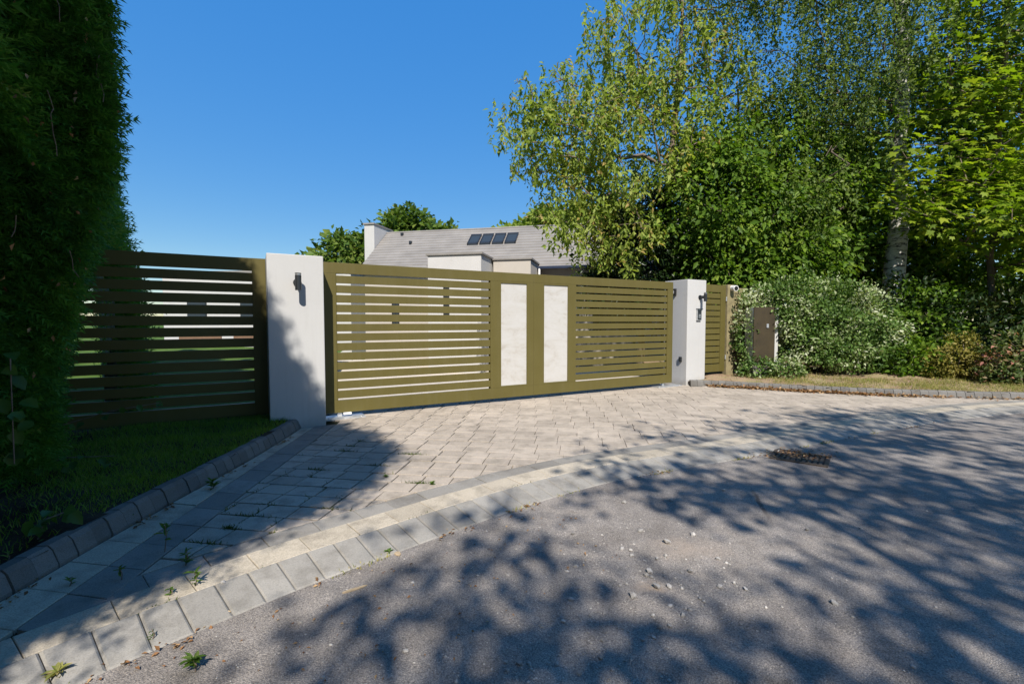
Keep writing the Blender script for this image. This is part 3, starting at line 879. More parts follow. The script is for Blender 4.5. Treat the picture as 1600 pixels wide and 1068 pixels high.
for a, b in ((S0, S1), (S2, S3)):
    me = None
    for i in range(NS):
        z0 = OB + gap + i * (sh + gap)
        if me is None:
            o = MB().box(0, b - a + 0.01, 0.010, 0.040, 0, sh).build('slat', M['olive'], g, 0.003); me = o.data
        else: o = link('slat', me, None, g)
        o.location = (a - 0.005, 0, z0)
    rb = MB().box(a + 0.006, a + 0.011, 0.045, 0.05, OB, OT)
    gpart('backing_bar', a - .004, a + 0.010, OB, OT, 0.043, 0.052)
    gpart('backing_bar', b - 0.010, b + .004, OB, OT, 0.043, 0.052)
for s in (0.06, 5.98):                                            # rollers in the floor guide
    w = MB().tube((s, 0.02, 0.035), (s, 0.045, 0.035), 0.03, 0.03, 14).build('roller', M['steel'], g)
br = MB().box(0.10, 0.20, -0.03, 0.01, 0.035, 0.062).build('guide_bracket', M['white'], g, 0.003)

for s0, s1, y0, y1, lab in ((-0.14, 0.36, -0.13, 0.12, 'pale metal guide plate on the paving below the near gate end'), (5.72, 6.36, -0.11, 0.12, 'pale metal guide plate on the paving below the far gate end')):
    fp = gate_root('guide_plate', lab, 'plate', s0, 0.0, 0.0)
    MB().box(0, s1 - s0, y0, y1, -0.012, 0.014).build('plate', M['steel'], fp, 0.004)
    for bx in (0.05, s1 - s0 - 0.05):
        MB().tube((bx, y0 + 0.03, 0.013), (bx, y0 + 0.03, 0.024), 0.011, 0.011, 6).build('bolt', M['steel'], fp)

# ------------------------------------------------------------------ pillars
def pillar(label, s0, s1, yf, yb, h):
    o = gate_root('gate_pillar', label, 'pillar', s0, 0.0, 0.0)
    MB().box(0, s1 - s0, yf, yb, -0.10, h).build('shaft', M['render'], o, 0.010)
    return o
pl = pillar('white rendered pillar between the dark fence and the olive gate', -0.757, -0.160, -0.396, 0.175, 2.022)
pr = pillar('white rendered pillar carrying the door intercom', 6.452, 6.990, -0.125, 0.450, 2.067)


def wall_light(label, s, off, zc, hl=0.095, r=0.034):
    o = gate_root('wall_light', label, 'lamp', s, off, 0.0)
    MB().tube((0, -0.13, zc - hl), (0, -0.13, zc + hl - .02), r, r, 20).build('lamp_body', M['darkmetal'], o, smooth=False)
    MB().tube((0, -0.13, zc + hl - 0.018), (0, -0.13, zc + hl - .006), r * 0.92, r * 0.92, 20).build('lens_ring', M['steel'], o)
    MB().tube((0, -0.13, zc + hl - 0.006), (0, -0.13, zc + hl + .004), r, r, 20).build('cap', M['darkmetal'], o)
    MB().box(-0.018, 0.018, -0.11, -0.008, zc - 0.03, zc + 0.03).build('arm', M['darkmetal'], o, 0.003)
    MB().tube((0, -0.014, zc), (0, 0.002, zc), 0.045, 0.045, 20).build('wall_plate', M['darkmetal'], o)
    return o
wall_light('dark cylindrical wall light on the pillar beside the dark fence', -0.445, 0.396, 1.700)
wall_light('small dark cylindrical wall light above the intercom', 6.452 + 0.352, 0.125, 1.725, 0.085, 0.032)

ic = gate_root('intercom', 'grey metal intercom panel with rain hood on the pillar', 'intercom', 6.452 + 0.31, 0.125, 0)
MB().box(-0.062, 0.062, -0.035, 0.002, 1.27, 1.49).build('housing', M['steel'], ic, 0.004)
MB().box(-0.05, 0.05, -0.040, -0.033, 1.285, 1.475).build('face_plate', M['darkmetal'], ic, 0.002)
MB().box(-0.066, 0.066, -0.065, 0.0, 1.488, 1.502).build('hood', M['darkmetal'], ic, 0.003)
MB().tube((0, -0.036, 1.44), (0, -0.046, 1.44), 0.014, 0.012, 14).build('camera_eye', M['glass'], ic)
for k in range(3): MB().box(-0.03, 0.03, -0.043, -0.038, 1.32 + 0.027 * k, 1.335 + 0.027 * k).build('button', M['steel'], ic, 0.001)

gl = gate_root('gate_catch', 'black metal catch plate high on the inner pillar face', 'catch', 6.452, 0.0, 0)
MB().box(-0.045, 0.002, -0.125 + 0.27, -0.125 + 0.35, 1.765, 1.90).build('plate', M['black'], gl, 0.003)
MB().box(-0.075, -0.043, -0.125 + 0.295, -0.125 + 0.325, 1.80, 1.865).build('latch_tongue', M['steel'], gl, 0.003)
ph = gate_root('photocell', 'small dark gate sensor low on the inner pillar face', 'sensor', 6.452, 0.0, 0)
MB().box(-0.035, 0.002, -0.125 + 0.11, -0.125 + 0.165, 0.455, 0.555).build('sensor_body', M['darkmetal'], ph, 0.004)
MB().tube((-0.034, -0.125 + 0.137, 0.52), (-0.04, -0.125 + 0.137, 0.52), 0.014, 0.014, 12).build('lens', M['glass'], ph)

# ------------------------------------------------------------------ slatted fence on the left, side gate on the right
fn = gate_root('slatted_fence', 'olive slatted fence panel standing in the shade of the hedge', 'fence', -3.60, 0.0, 0.0)
X1 = 3.60 - 0.757 - 0.003
MB().box(X1 - 0.145, X1, 0, FD, 0.128, 2.000).build('post', M['olive'], fn, 0.003)
MB().box(0.0, 0.145, 0, FD, 0.128, 2.000).build('post', M['olive'], fn, 0.003)
MB().box(0.145, X1 - 0.145, 0.0005, FD, 1.852, 1.9995).build('top_rail', M['olive'], fn, 0.003)
MB().box(0.145, X1 - 0.145, 0.0005, FD, 0.13, 0.276).build('bottom_rail', M['olive'], fn, 0.003)
pitch = (1.852 - 0.276 - 0.026) / 12; me = None
for i in range(12):
    if me is None:
        o = MB().box(0, X1 - 0.285, 0.010, 0.040, 0, pitch - 0.026).build('slat', M['olive'], fn, 0.003); me = o.data
    else: o = link('slat', me, None, fn)
    o.location = (0.1425, 0, 0.276 + 0.026 + i * pitch)

sg = gate_root('side_gate', 'narrow olive slatted pedestrian gate beside the intercom pillar', 'gate', 6.995, 0.0, 0.0)
W = 7.775 - 6.995
MB().box(0.003, 0.12, 0, FD, 0.205, 2.005).build('stile', M['olive'], sg, 0.003)
MB().box(W - 0.165, W - .012, 0, FD, 0.205, 2.005).build('stile', M['olive'], sg, 0.003)
MB().box(0.12, W - 0.165, 0.0005, FD, 1.852, 2.0045).build('top_rail', M['olive'], sg, 0.003)
MB().box(0.12, W - 0.165, 0.0005, FD, 0.2055, 0.362).build('bottom_rail', M['olive'], sg, 0.003)
pitch = (1.852 - 0.362 - 0.02) / 12; me = None
for i in range(12):
    if me is None:
        o = MB().box(0, W - 0.283, 0.010, 0.040, 0, pitch - 0.02).build('slat', M['olive'], sg, 0.003); me = o.data
    else: o = link('slat', me, None, sg)
    o.location = (0.1185, 0, 0.362 + 0.02 + i * pitch)
for z in (1.72, 0.50):
    MB().tube((W - 0.005, -0.012, z - 0.045), (W - 0.005, -0.012, z + 0.045), 0.014, 0.014, 10).build('hinge', M['steel'], sg)

gp = gate_root('fence_post', 'square weathered olive post hinging the side gate', 'post', 7.785, 0.0, 0.0)
MB().box(0, 0.22, -0.03, 0.10, 0.05, 2.02).build('shaft', M['oldwood'], gp, 0.006)
f2 = gate_root('slatted_fence', 'weathered olive slatted fence half hidden behind the variegated bush', 'fence', 8.008, 0.0, 0.0)
MB().box(1.80, 1.95, 0.0, 0.10, 0.05, 2.0).build('post', M['oldwood'], f2, 0.004)
me = None
for i in range(14):
    if me is None:
        o = MB().box(0, 1.797, 0.012, 0.038, 0, 0.112).build('slat', M['oldwood'], f2, 0.003); me = o.data
    else: o = link('slat', me, None, f2)
    o.location = (0.001, 0, 0.20 + i * 0.127)

cc = gate_root('security_camera', 'white dome security camera on the post beside the side gate', 'camera', 7.90, 0.0, 0.0)
MB().box(-0.03, 0.03, -0.055, -0.028, 1.90, 1.985).build('bracket', M['white'], cc, 0.004)
cb = MB(); dirv = Vector((-0.30, -0.95, -0.08)).normalized(); c0 = Vector((0.0, -0.075, 1.945))
cb.tube(c0 - dirv * 0.05, c0 + dirv * 0.09, 0.058, 0.060, 20); cb.build('housing', M['white'], cc, 0.004)
MB().tube(c0 + dirv * 0.088, c0 + dirv * 0.097, 0.046, 0.044, 20).build('lens', M['black'], cc)

# olive cabinet in the bush
cab = empty('utility_cabinet', (5.15, 9.40, 0.14), math.radians(9)); tag(cab, 'dark olive metal cabinet sunk into the variegated bush', 'cabinet')
MB().box(-0.24, 0.24, 0.0, 0.02, 0.28, 1.40).build('door', M['boxolive'], cab, 0.004)
MB().box(-0.235, 0.33, 0.021, 0.28, 0.25, 1.385).build('housing', M['render'], cab, 0.006)
MB().box(-0.20, 0.27, 0.05, 0.28, -0.10, 0.199).build('plinth', M['kerb'], cab, 0.006)
MB().box(0.035, 0.085, -0.02, 0.0, 0.98, 1.06).build('lock', M['steel'], cab, 0.006)

# ------------------------------------------------------------------ drain
dr = empty('drain_grate', (2.72, 4.30, -0.034), math.radians(-38)); tag(dr, 'rusty cast iron drain grate set in the asphalt by the kerb', 'drain')
fr = MB()
for a in ((-0.23, 0.23, -0.20, -0.17), (-0.23, 0.23, 0.17, 0.20), (-0.23, -0.20, -0.17, 0.17), (0.20, 0.23, -0.17, 0.17)): fr.box(a[0], a[1], a[2], a[3], -0.03, 0.010)
fr.build('frame', M['iron'], dr)
MB().box(-0.199, 0.199, -0.169, 0.169, -0.035, 0.0005).build('pit_shade', M['pit_shade'], dr)  # solid dark slab, its colour stands for the shade inside the drain
me = None
for i in range(9):
    if me is None: o = MB().box(-0.012, 0.012, -0.168, 0.168, -0.02, 0.011).build('bar', M['iron'], dr, 0.003); me = o.data
    else: o = link('bar', me, None, dr)
    o.location = (-0.172 + i * 0.043, 0, 0)

# ------------------------------------------------------------------ house behind the gate
HU = np.array((0.9764, -0.2160)); HP = np.array((-0.2160, -0.9764))   # along the ridge, towards the camera
RID = np.array((-6.43, 24.0)); ZR, ZE, RUN, HLEN = 5.78, 3.48, 3.0, 16.0
hs = empty('house', (RID[0], RID[1], 0), math.atan2(HU[1], HU[0])); tag(hs, 'pale house with long grey tiled roof behind the gate', 'house')
# local: x along ridge, y positive away from the camera
MB().box(0.25, HLEN - .25, -RUN + 0.30, RUN - 0.3, -0.9, ZE + 0.05).build('wall', M['housecream'], hs)
gab = MB(); gab.add([(0.25, -RUN + .3, ZE), (0.25, RUN - .3, ZE), (0.25, 0, ZR - 0.12), (HLEN - .25, -RUN + .3, ZE), (HLEN - .25, RUN - .3, ZE), (HLEN - .25, 0, ZR - .12)],
                    [(0, 2, 1), (3, 4, 5), (0, 3, 5, 2), (1, 2, 5, 4)]); gab.build('gable', M['house'], hs)
roof = MB(); nc = 15
for sgn in (-1, 1):
    for i in range(nc):
        t0, t1 = i / nc, (i + 1) / nc
        ya, yb = sgn * RUN * t0, sgn * RUN * (t1 + 0.012)
        za, zb = ZR + (ZE - ZR) * t0, ZR + (ZE - ZR) * (t1 + 0.012)
        roof.add([(0, ya, za), (HLEN, ya, za), (HLEN, yb, zb + 0.045), (0, yb, zb + 0.045), (0, ya, za - 0.05), (HLEN, ya, za - 0.05), (HLEN, yb, zb - 0.01), (0, yb, zb - 0.01)],
                 [(0, 1, 2, 3), (7, 6, 5, 4), (3, 2, 6, 7), (0, 3, 7, 4), (1, 5, 6, 2)])
rf = roof.build('roof', M['rooft'], hs)
MB().tube((0, 0, ZR + 0.0), (HLEN, 0, ZR + 0.0), 0.07, 0.07, 8).build('ridge_cap', M['rooft'], rf)
ch = MB().box(-0.56, -0.03, -1.3, 0.6, -0.9, 5.98).build('chimney', M['house'], rf, 0.02)
MB().box(-0.60, 0.0, -1.35, 0.65, 5.98, 6.06).build('chimney_cap', M['rooft'], rf)
MB().box(7.0, HLEN, -RUN - 0.14, -RUN - 0.02, ZE - 0.06, ZE + 0.05).build('gutter', M['navy'], hs, 0.01)
# skylights in the roof plane
for k in range(4):
    xc = 4.98 + k * 0.60; ta, tb = 0.20, 0.44
    sk = MB()
    def rp_(x, t, lift): return (x, -RUN * t, ZR + (ZE - ZR) * t + lift)
    for x0, x1, t0, t1 in ((xc - .26, xc + .26, ta, ta + .03), (xc - .26, xc + .26, tb - .03, tb), (xc - .26, xc - .21, ta, tb), (xc + .21, xc + .26, ta, tb)):
        sk.add([rp_(x0, t0, 0), rp_(x1, t0, 0), rp_(x1, t1, 0), rp_(x0, t1, 0), rp_(x0, t0, .12), rp_(x1, t0, .12), rp_(x1, t1, .12), rp_(x0, t1, .12)],
               [(4, 5, 6, 7), (0, 1, 5, 4), (1, 2, 6, 5), (2, 3, 7, 6), (3, 0, 4, 7)])
    so = sk.build('skylight', M['darkmetal'], hs)
    pn = MB(); pn.add([rp_(xc - .215, ta + .02, .09), rp_(xc + .215, ta + .02, .09), rp_(xc + .215, tb - .02, .09), rp_(xc - .215, tb - .02, .09)], [(0, 3, 2, 1)]); pn.build('pane', M['glass'], so)
for x, y in ((0.9, -0.25), (1.7, -1.0)):
    z = ZR + (ZE - ZR) * (-y / RUN); MB().box(x, x + .12, y - .1, y + .02, z, z + .14).build('roof_vent', M['darkmetal'], hs)
# projecting flat-roofed bays
def bay(x0, x1, yf, yb, h, mat, cap=0.06):
    b = MB().box(x0, x1, yf, yb, -0.9, h).build('bay_wall', M[mat], hs)
    MB().box(x0 - .06, x1 + .06, yf - .06, yb, h, h + cap).build('coping', M['rooft'], b)
    return b
def hloc(px, Y):                                                  # house-local x for a picture column at distance Y
    p = np.array(((px - 800) / 720 * Y, Y)) - RID; return float(np.dot(p, HU)), float(-np.dot(p, HP))
xa, ya = hloc(672, 17.2); xb, yb_ = hloc(752, 16.6); xc_, yc_ = hloc(826, 17.3)
bay(xa, xb, min(ya, yb_), -RUN + .3, 3.66, 'house')
bay(xb + .07, xc_, yc_ + 0.4, -RUN + .3, 3.62, 'housecream')
bay(xa - 0.55, xa - .07, ya + 1.2, -RUN + .3, 3.45, 'housecream')
MB().tube((xc_ + 0.09, -RUN - 0.1, 0), (xc_ + 0.09, -RUN - 0.1, ZE - 0.05), 0.045, 0.045, 10).build('downpipe', M['white'], hs)
def window(x0, x1, z0, z1, y, mat='darkmetal'):
    w = MB()
    t = 0.06
    for a in ((x0, x1, z0, z0 + t), (x0, x1, z1 - t, z1), (x0, x0 + t, z0 + t, z1 - t), (x1 - t, x1, z0 + t, z1 - t), ((x0 + x1) / 2 - t / 2, (x0 + x1) / 2 + t / 2, z0 + t, z1 - t)):
        w.box(a[0], a[1], y - 0.05, y, a[2], a[3])
    o = w.build('window', M[mat], hs)
    MB().box(x0 + .01, x1 - .01, y - 0.025, y - 0.008, z0 + .01, z1 - .01).build('pane', M['glass'], o)
for x0, x1, z0, z1 in ((8.6, 9.8, 0.9, 3.05), (10.6, 12.2, 0.9, 3.05), (13.2, 14.6, 0.9, 3.05), (1.6, 1.95, 0.9, 2.2)):
    window(x0, x1, z0, z1, -RUN + 0.30)
for fx in (0.30,):
    x0 = xa + (xb - xa) * fx; window(x0, x0 + 0.22, 1.3, 2.6, min(ya, yb_))
x0 = xb + .07 + (xc_ - xb) * 0.25; window(x0, x0 + 0.45, 0.9, 2.3, yc_ + 0.4)
# low wing on the left, seen through the fence
wg = empty('garage_wing', (-18.5, 24.5, 0), math.radians(-6)); tag(wg, 'low flat-roofed white wing seen through the shaded fence slats', 'building')
MB().box(0, 10.4, 0, 4, -0.9, 3.75).build('wall', M['house'], wg)
MB().box(-0.1, 10.45, -0.1, 4.1, 3.75, 3.87).build('coping', M['rooft'], wg)
for k in range(3):
    MB().box(0.9 + k * 3.1, 3.3 + k * 3.1, -0.06, -0.001, 0.0, 0.72).build('timber_panel', M['brown'], wg)
for k in range(3):
    b = MB().box(1.4 + k * 3.0, 2.5 + k * 3.0, -0.04, -0.001, 1.3, 2.6).build('window', M['darkmetal'], wg)
    MB().box(1.46 + k * 3.0, 2.44 + k * 3.0, -0.05, -0.041, 1.36, 2.54).build('pane', M['glass'], b)

# ------------------------------------------------------------------ tall conifer hedge on the left
OV_Z = np.array([-1, 0.0, 1.6, 2.7, 3.7, 4.2, 4.8, 5.2, 5.6, 6.1, 6.6, 7.2, 8.0, 8.7, 9.6, 10.6, 11.4, 12.0])
OV_X = np.array([-2.9, -2.9, -2.2, -1.60, -1.03, -0.85, -0.60, -0.48, -0.50, -0.78, -1.30, -1.75, -2.25, -2.65, -3.3, -4.1, -5.1, -6.6])
UP_X = np.where(OV_Z < 5.4, 9.0, OV_X)
def hedge_x(Y, z):
    Y = np.asarray(Y, float); z = np.asarray(z, float)
    xb = np.interp(z, [0, 0.8, 1.8, 2.7, 3.8, 5.0], [-3.48, -3.40, -3.10, -2.88, -2.80, -2.80])
    w = np.clip((0.9 - Y) / 1.9, 0, 1); w = w * w * (3 - 2 * w)
    ov = np.interp(z, OV_Z, OV_X)
    x = xb * (1 - w) + ov * w
    zz = z + 1.03 * (Y + 1)
    lim = np.where(Y < -1, np.interp(zz, OV_Z, OV_X), np.interp(zz, OV_Z, UP_X)) - 0.127 * (Y + 1) - 0.10 - 0.28 * np.clip((-0.6 - Y) / 1.0, 0, 1)
    x = np.minimum(x, lim)
    x = x - np.where(Y > 3.34, (Y - 3.34) * 0.95 + np.clip(Y - 4.5, 0, 1) ** 2 * 4, 0) - np.where(Y < -1.6, ((Y + 1.6) / 1.6) ** 2 * 1.2, 0)
    x = x + 0.07 * np.sin(Y * 3.1 + z * 1.7) * np.sin(z * 2.3 - Y) + 0.04 * np.sin(Y * 7.7 + z * 5.1)
    return np.maximum(x, -7.0)
hroot = empty('conifer_hedge', (-4.5, 1.0, 0.08)); tag(hroot, 'tall dark green conifer hedge towering over the shaded verge', 'hedge'); hb = np.array((-4.5, 1.0, 0.08))
Ys = np.linspace(-3.4, 4.9, 66); Zs = np.linspace(0.25, 11.8, 70)
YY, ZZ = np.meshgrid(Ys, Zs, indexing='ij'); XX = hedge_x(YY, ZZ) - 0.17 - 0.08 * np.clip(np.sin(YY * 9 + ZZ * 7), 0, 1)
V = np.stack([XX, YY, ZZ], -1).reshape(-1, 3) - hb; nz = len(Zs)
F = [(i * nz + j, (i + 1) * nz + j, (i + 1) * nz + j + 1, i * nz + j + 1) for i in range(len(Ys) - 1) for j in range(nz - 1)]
link('light_block_core', mesh_np('light_block_core', V, np.array(F)), plain('hedge_core_dark', (0.016, 0.030, 0.010), 0.95, 0, 0.5, 12), hroot)  # added dark core sheet, blocks light and view through the fronds
def hedge_fronds(n, ya, yb, za, zb, size):
    Y = R.uniform(ya, yb, n); z = R.uniform(za, zb, n); x = hedge_x(Y, z); e = 0.05
    dx_dy = (hedge_x(Y + e, z) - hedge_x(Y - e, z)) / (2 * e); dx_dz = (hedge_x(Y, z + e) - hedge_x(Y, z - e)) / (2 * e)
    nr = unit(np.stack([np.ones(n), -dx_dy, -dx_dz], 1)); k = x > -6.9
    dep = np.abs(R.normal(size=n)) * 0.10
    P = np.stack([x, Y, z], 1) - nr * (dep[:, None] + 0.08)
    D = unit(nr * 0.75 + np.array((0, 0, 0.10)) + rnd_dir(n) * 0.55); N = unit(np.array((0, 0, 0.7)) + rnd_dir(n) * 0.8)
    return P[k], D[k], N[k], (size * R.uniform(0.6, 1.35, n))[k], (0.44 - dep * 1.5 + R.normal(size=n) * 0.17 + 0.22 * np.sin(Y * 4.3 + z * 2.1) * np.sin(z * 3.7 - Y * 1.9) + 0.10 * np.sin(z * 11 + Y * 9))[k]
parts = [hedge_fronds(34000, 2.2, 4.0, 0.15, 4.9, 0.19), hedge_fronds(14000, 3.1, 4.8, 0.3, 4.9, 0.22), hedge_fronds(9000, -3.0, 2.3, 0.2, 5.0, 0.42), hedge_fronds(18000, -3.0, 4.6, 4.3, 11.5, 0.40)]
P, D, N, L, T = [np.concatenate([p[i] for p in parts]) for i in range(5)]
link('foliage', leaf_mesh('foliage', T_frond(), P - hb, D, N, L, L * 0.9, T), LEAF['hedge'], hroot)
# dead brown strands caught in the face
tw = MB()
for k in range(5):
    y = random.uniform(2.65, 3.3); z = random.uniform(1.6, 3.6); p = Vector((float(hedge_x(y, z)) + 0.05, y, z))
    for j in range(random.randint(3, 7)):
        q = p + Vector((random.uniform(-.01, .02), random.uniform(-.03, .03), -random.uniform(.04, .08))); tw.tube(tuple(p - Vector(hb)), tuple(q - Vector(hb)), 0.0028, 0.0022, 4); p = q
tag(tw.build('dead_twig', M['twigbark'], hroot), kind='stuff')
n = 60; Y = R.uniform(2.6, 3.6, n); z = R.uniform(0.9, 3.7, n); P = np.stack([hedge_x(Y, z) + 0.04, Y, z], 1) - hb
tag(link('dead_leaf', leaf_mesh('dead_leaf', T_diamond(0.2), P, np.array((0, 0, -1.0)) + rnd_dir(n) * 0.7, rnd_dir(n), 0.05 * R.uniform(.5, 1.2, n), 0.02, R.uniform(0, 1, n)), LEAF['dead'], hroot), kind='stuff')
tk = MB()
for y in (-2.2, -0.6, 1.0, 2.4): tk.tube((-4.6 - hb[0], y - hb[1], -0.1), (-4.6 - hb[0], y - hb[1], 6.5), 0.14, 0.05, 8)
tk.build('stem', M['bark'], hroot)

# hedge further back, beyond the fence
h2 = empty('conifer_hedge', (-9.5, 10.5, 0)); tag(h2, 'sunlit end of the hedge showing above the dark fence', 'hedge'); b2 = np.array((-9.5, 10.5, 0))
n = 22000
def h2x(Y, z): return -0.838 * Y - 0.04 - 0.22 * np.clip(z - 1.6, 0, 4) + 0.10 * np.sin(Y * 2.2 + z * 1.9) + 0.06 * np.sin(Y * 6 - z * 4)
Y = R.uniform(5.4, 15, n); z = R.uniform(0.1, 5.6, n); x = h2x(Y, z)
nr = unit(np.stack([np.ones(n), np.full(n, 0.83), 0.12 * np.clip(z - 3, 0, 4)], 1)); P = np.stack([x, Y, z], 1) - nr * (np.abs(R.normal(size=n)) * 0.12)[:, None]
L = 0.34 * R.uniform(.6, 1.3, n)
link('foliage', leaf_mesh('foliage', T_frond(), P - b2, unit(nr * 0.6 + np.array((0, 0, 0.25)) + rnd_dir(n) * 0.6), unit(np.array((0, -.3, 0.6)) + rnd_dir(n) * 0.8), L, L * 0.9, 0.62 + R.normal(size=n) * 0.2), LEAF['hedge'], h2)
Ys = np.linspace(5.4, 15, 30); Zs = np.linspace(0, 5.6, 20); YY, ZZ = np.meshgrid(Ys, Zs, indexing='ij'); XX = h2x(YY, ZZ) - 0.22
V = np.stack([XX, YY, ZZ], -1).reshape(-1, 3) - b2
F = [(i * 20 + j, (i + 1) * 20 + j, (i + 1) * 20 + j + 1, i * 20 + j + 1) for i in range(29) for j in range(19)]
link('light_block_core', mesh_np('light_block_core', V, np.array(F)), bpy.data.materials['hedge_core_dark'], h2)  # same added light-blocking core sheet inside the far hedge

# ------------------------------------------------------------------ trees
TD, TO, TM = T_diamond(), T_ovate(), T_maple()
make_tree('cherry_tree', 'airy light green tree with arching branches leaning over the gate', 'tree',
          [(4.3, 12.2, 0.1), (4.2, 12.1, 1.6), (4.0, 12.0, 3.2), (4.0, 11.9, 5.0), (4.2, 11.9, 7.0), (4.3, 12, 9.2), (4.2, 12, 10.8)],
          [((2.9, 11.6, 5.4), (1.9, 1.6, 2.1), 120, .3), ((1.6, 11.4, 6.0), (1.5, 1.2, 1.4), 52, .3), ((0.6, 11.2, 6.0), (1.0, 0.9, 1.1), 26, .3), ((0.0, 11.1, 6.4), (0.75, 0.6, 0.4), 8, .2),
           ((2.3, 11.5, 7.4), (1.3, 1.2, 1.0), 24, .3), ((3.7, 11.9, 8.6), (1.5, 1.5, 1.7), 52, .3), ((5.0, 12, 6.6), (1.6, 1.3, 2.2), 80, .3), ((2.3, 11.3, 3.7), (1.3, 1.0, 1.0), 45, .3), ((4.9, 12, 9.8), (1.5, 1.2, 1.2), 32, .3), ((1.2, 11.3, 4.3), (0.8, 0.7, 0.9), 16, .2)],
          'cherry', 0.125, 68, 0.26, TD, M['twigbark'], r_base=0.15, aspect=0.44, droop=0.9, step=0.3, tint_c=0.6, bow=0.22, strands=(4, 0.62))
make_tree('hornbeam_tree', 'dense mid green tree with low skirts above the white pillar', 'tree',
          [(5.75, 11.9, 0.1), (5.75, 11.8, 2.0), (5.7, 11.7, 4.5), (5.6, 11.7, 7.0)],
          [((4.75, 11.2, 3.8), (1.4, 1.1, 1.5), 62, .35), ((6.0, 11.1, 3.2), (1.4, 1.0, 1.5), 70, .35), ((5.6, 11.4, 4.7), (1.7, 1.1, 1.2), 60, .2), ((7.3, 11.4, 4.0), (1.4, 1.1, 1.7), 65, .3), ((5.1, 10.9, 2.65), (1.1, 0.7, 0.8), 40, .4), ((6.8, 11.0, 2.6), (1.1, 0.7, 0.75), 40, .4), ((6.6, 11.5, 6.0), (0.9, 0.7, 0.9), 18, .2), ((4.9, 11.6, 5.9), (0.7, 0.6, 0.8), 12, .2), ((8.4, 11.6, 4.6), (1.1, 0.8, 1.3), 30, .2)],
          'green', 0.125, 105, 0.44, TD, M['bark'], r_base=0.17, aspect=0.55, droop=0.5, step=0.35, zmin=1.6)
make_tree('holly_tree', 'dark glossy evergreen rising just behind the gate end', 'tree',
          [(3.4, 12.2, 0.1), (3.4, 12.2, 2.2), (3.4, 12.2, 4.4)],
          [((3.3, 12.0, 2.6), (1.2, 1.0, 1.5), 70, .45), ((3.2, 12.0, 3.9), (0.8, 0.8, 1.2), 40, .45), ((2.3, 11.9, 1.9), (0.7, 0.6, 0.65), 25, .4)],
          'dark', 0.10, 170, 0.36, TD, M['bark'], r_base=0.10, aspect=0.5, zmin=0.6)
make_tree('weeping_birch', 'tall silver birch with white trunk and hanging curtains of small leaves', 'tree',
          [(9.05, 11.0, 0.15), (9.1, 11.0, 1.5), (9.16, 11.05, 3.0), (9.18, 11.1, 4.6), (9.25, 11.15, 6.4), (9.2, 11.2, 8.4), (9.1, 11.2, 10.6), (9.0, 11.2, 12.6)],
          [((6.6, 11.3, 8.3), (1.5, 1.5, 2.2), 80, .25), ((8.0, 11.0, 7.8), (1.5, 1.6, 2.2), 95, .25), ((9.6, 11.0, 8.6), (1.7, 1.6, 2.0), 70, .25), ((7.6, 11.9, 5.6), (1.5, 1.0, 1.4), 60, .3), ((11.2, 11.2, 8.2), (1.4, 1.4, 2.0), 55, .25), ((8.2, 11.2, 11.0), (2.6, 1.8, 1.6), 90, .3), ((5.6, 11.6, 10.2), (1.6, 1.2, 1.4), 40, .3), ((6.6, 10.4, 4.6), (0.9, .5, .6), 14, .3)],
          'birch', 0.062, 190, 0.34, TD, M['birchbark'], r_base=0.25, aspect=0.7, step=0.4, bow=0.28, strands=(5, 1.35), tint_c=0.45, sides=8)
def scaled(lobes, k, kz, kc=1.0): return [((c[0] * k, c[1] * k, 1.25 + (c[2] - 1.25) * kz), (r[0] * k, r[1] * k, r[2] * kz), int(n * kc), sh) for c, r, n, sh in lobes]
make_tree('sycamore_sapling', 'slim sycamore with layered bright yellow-green leaves at the right edge', 'tree',
          [(10.5, 10.2, 0.12), (10.55, 10.2, 1.5), (10.6, 10.25, 3.6), (10.65, 10.25, 6.0), (10.7, 10.25, 8.4), (10.7, 10.25, 9.8)],
          scaled([((8.75, 8.5, 3.2), (1.1, 0.9, 0.7), 26, .2), ((9.3, 8.2, 3.1), (1.2, 0.8, 0.8), 32, .2), ((8.2, 8.6, 4.6), (1.3, 0.9, 0.8), 26, .2), ((9.6, 8.4, 4.5), (1.2, 0.9, 0.9), 34, .2), ((8.9, 8.6, 6.0), (1.5, 1.0, 0.9), 40, .2), ((10.2, 8.7, 5.8), (1.2, 0.9, 1.0), 30, .2), ((9.2, 8.7, 7.4), (1.6, 1.0, 1.0), 46, .2), ((9.8, 8.3, 2.0), (1.0, .8, .7), 26, .2), ((7.7, 8.7, 3.5), (0.9, .6, .5), 14, .2)], 1.166, 1.166, 1.25),
          'maple', 0.175, 30, 0.42, TM, M['twigbark'], r_base=0.06, aspect=1.0, droop=0.25, flat=0.75, step=0.3, tint_c=0.55, bow=0.05)
make_tree('hazel_tree', 'leafy green tree filling the gap behind the birch trunk', 'tree',
          [(11.0, 13.5, 0.1), (11, 13.4, 2.0), (11, 13.4, 5.0), (11, 13.4, 8)],
          [((10.6, 13.0, 3.0), (2.0, 1.5, 1.9), 90, .4), ((12.8, 13.0, 3.6), (2.0, 1.5, 2.2), 90, .4), ((11.5, 13.2, 6.2), (2.6, 1.6, 2.2), 110, .4), ((14, 12.6, 6.5), (2.0, 1.5, 2.6), 70, .4), ((9.0, 13.3, 2.6), (1.6, 1.2, 1.6), 60, .4), ((12.6, 10.6, 2.4), (1.6, 1.2, 1.8), 50, .4)],
          'green', 0.13, 120, 0.48, TD, M['bark'], r_base=0.16, aspect=0.6, zmin=0.6)
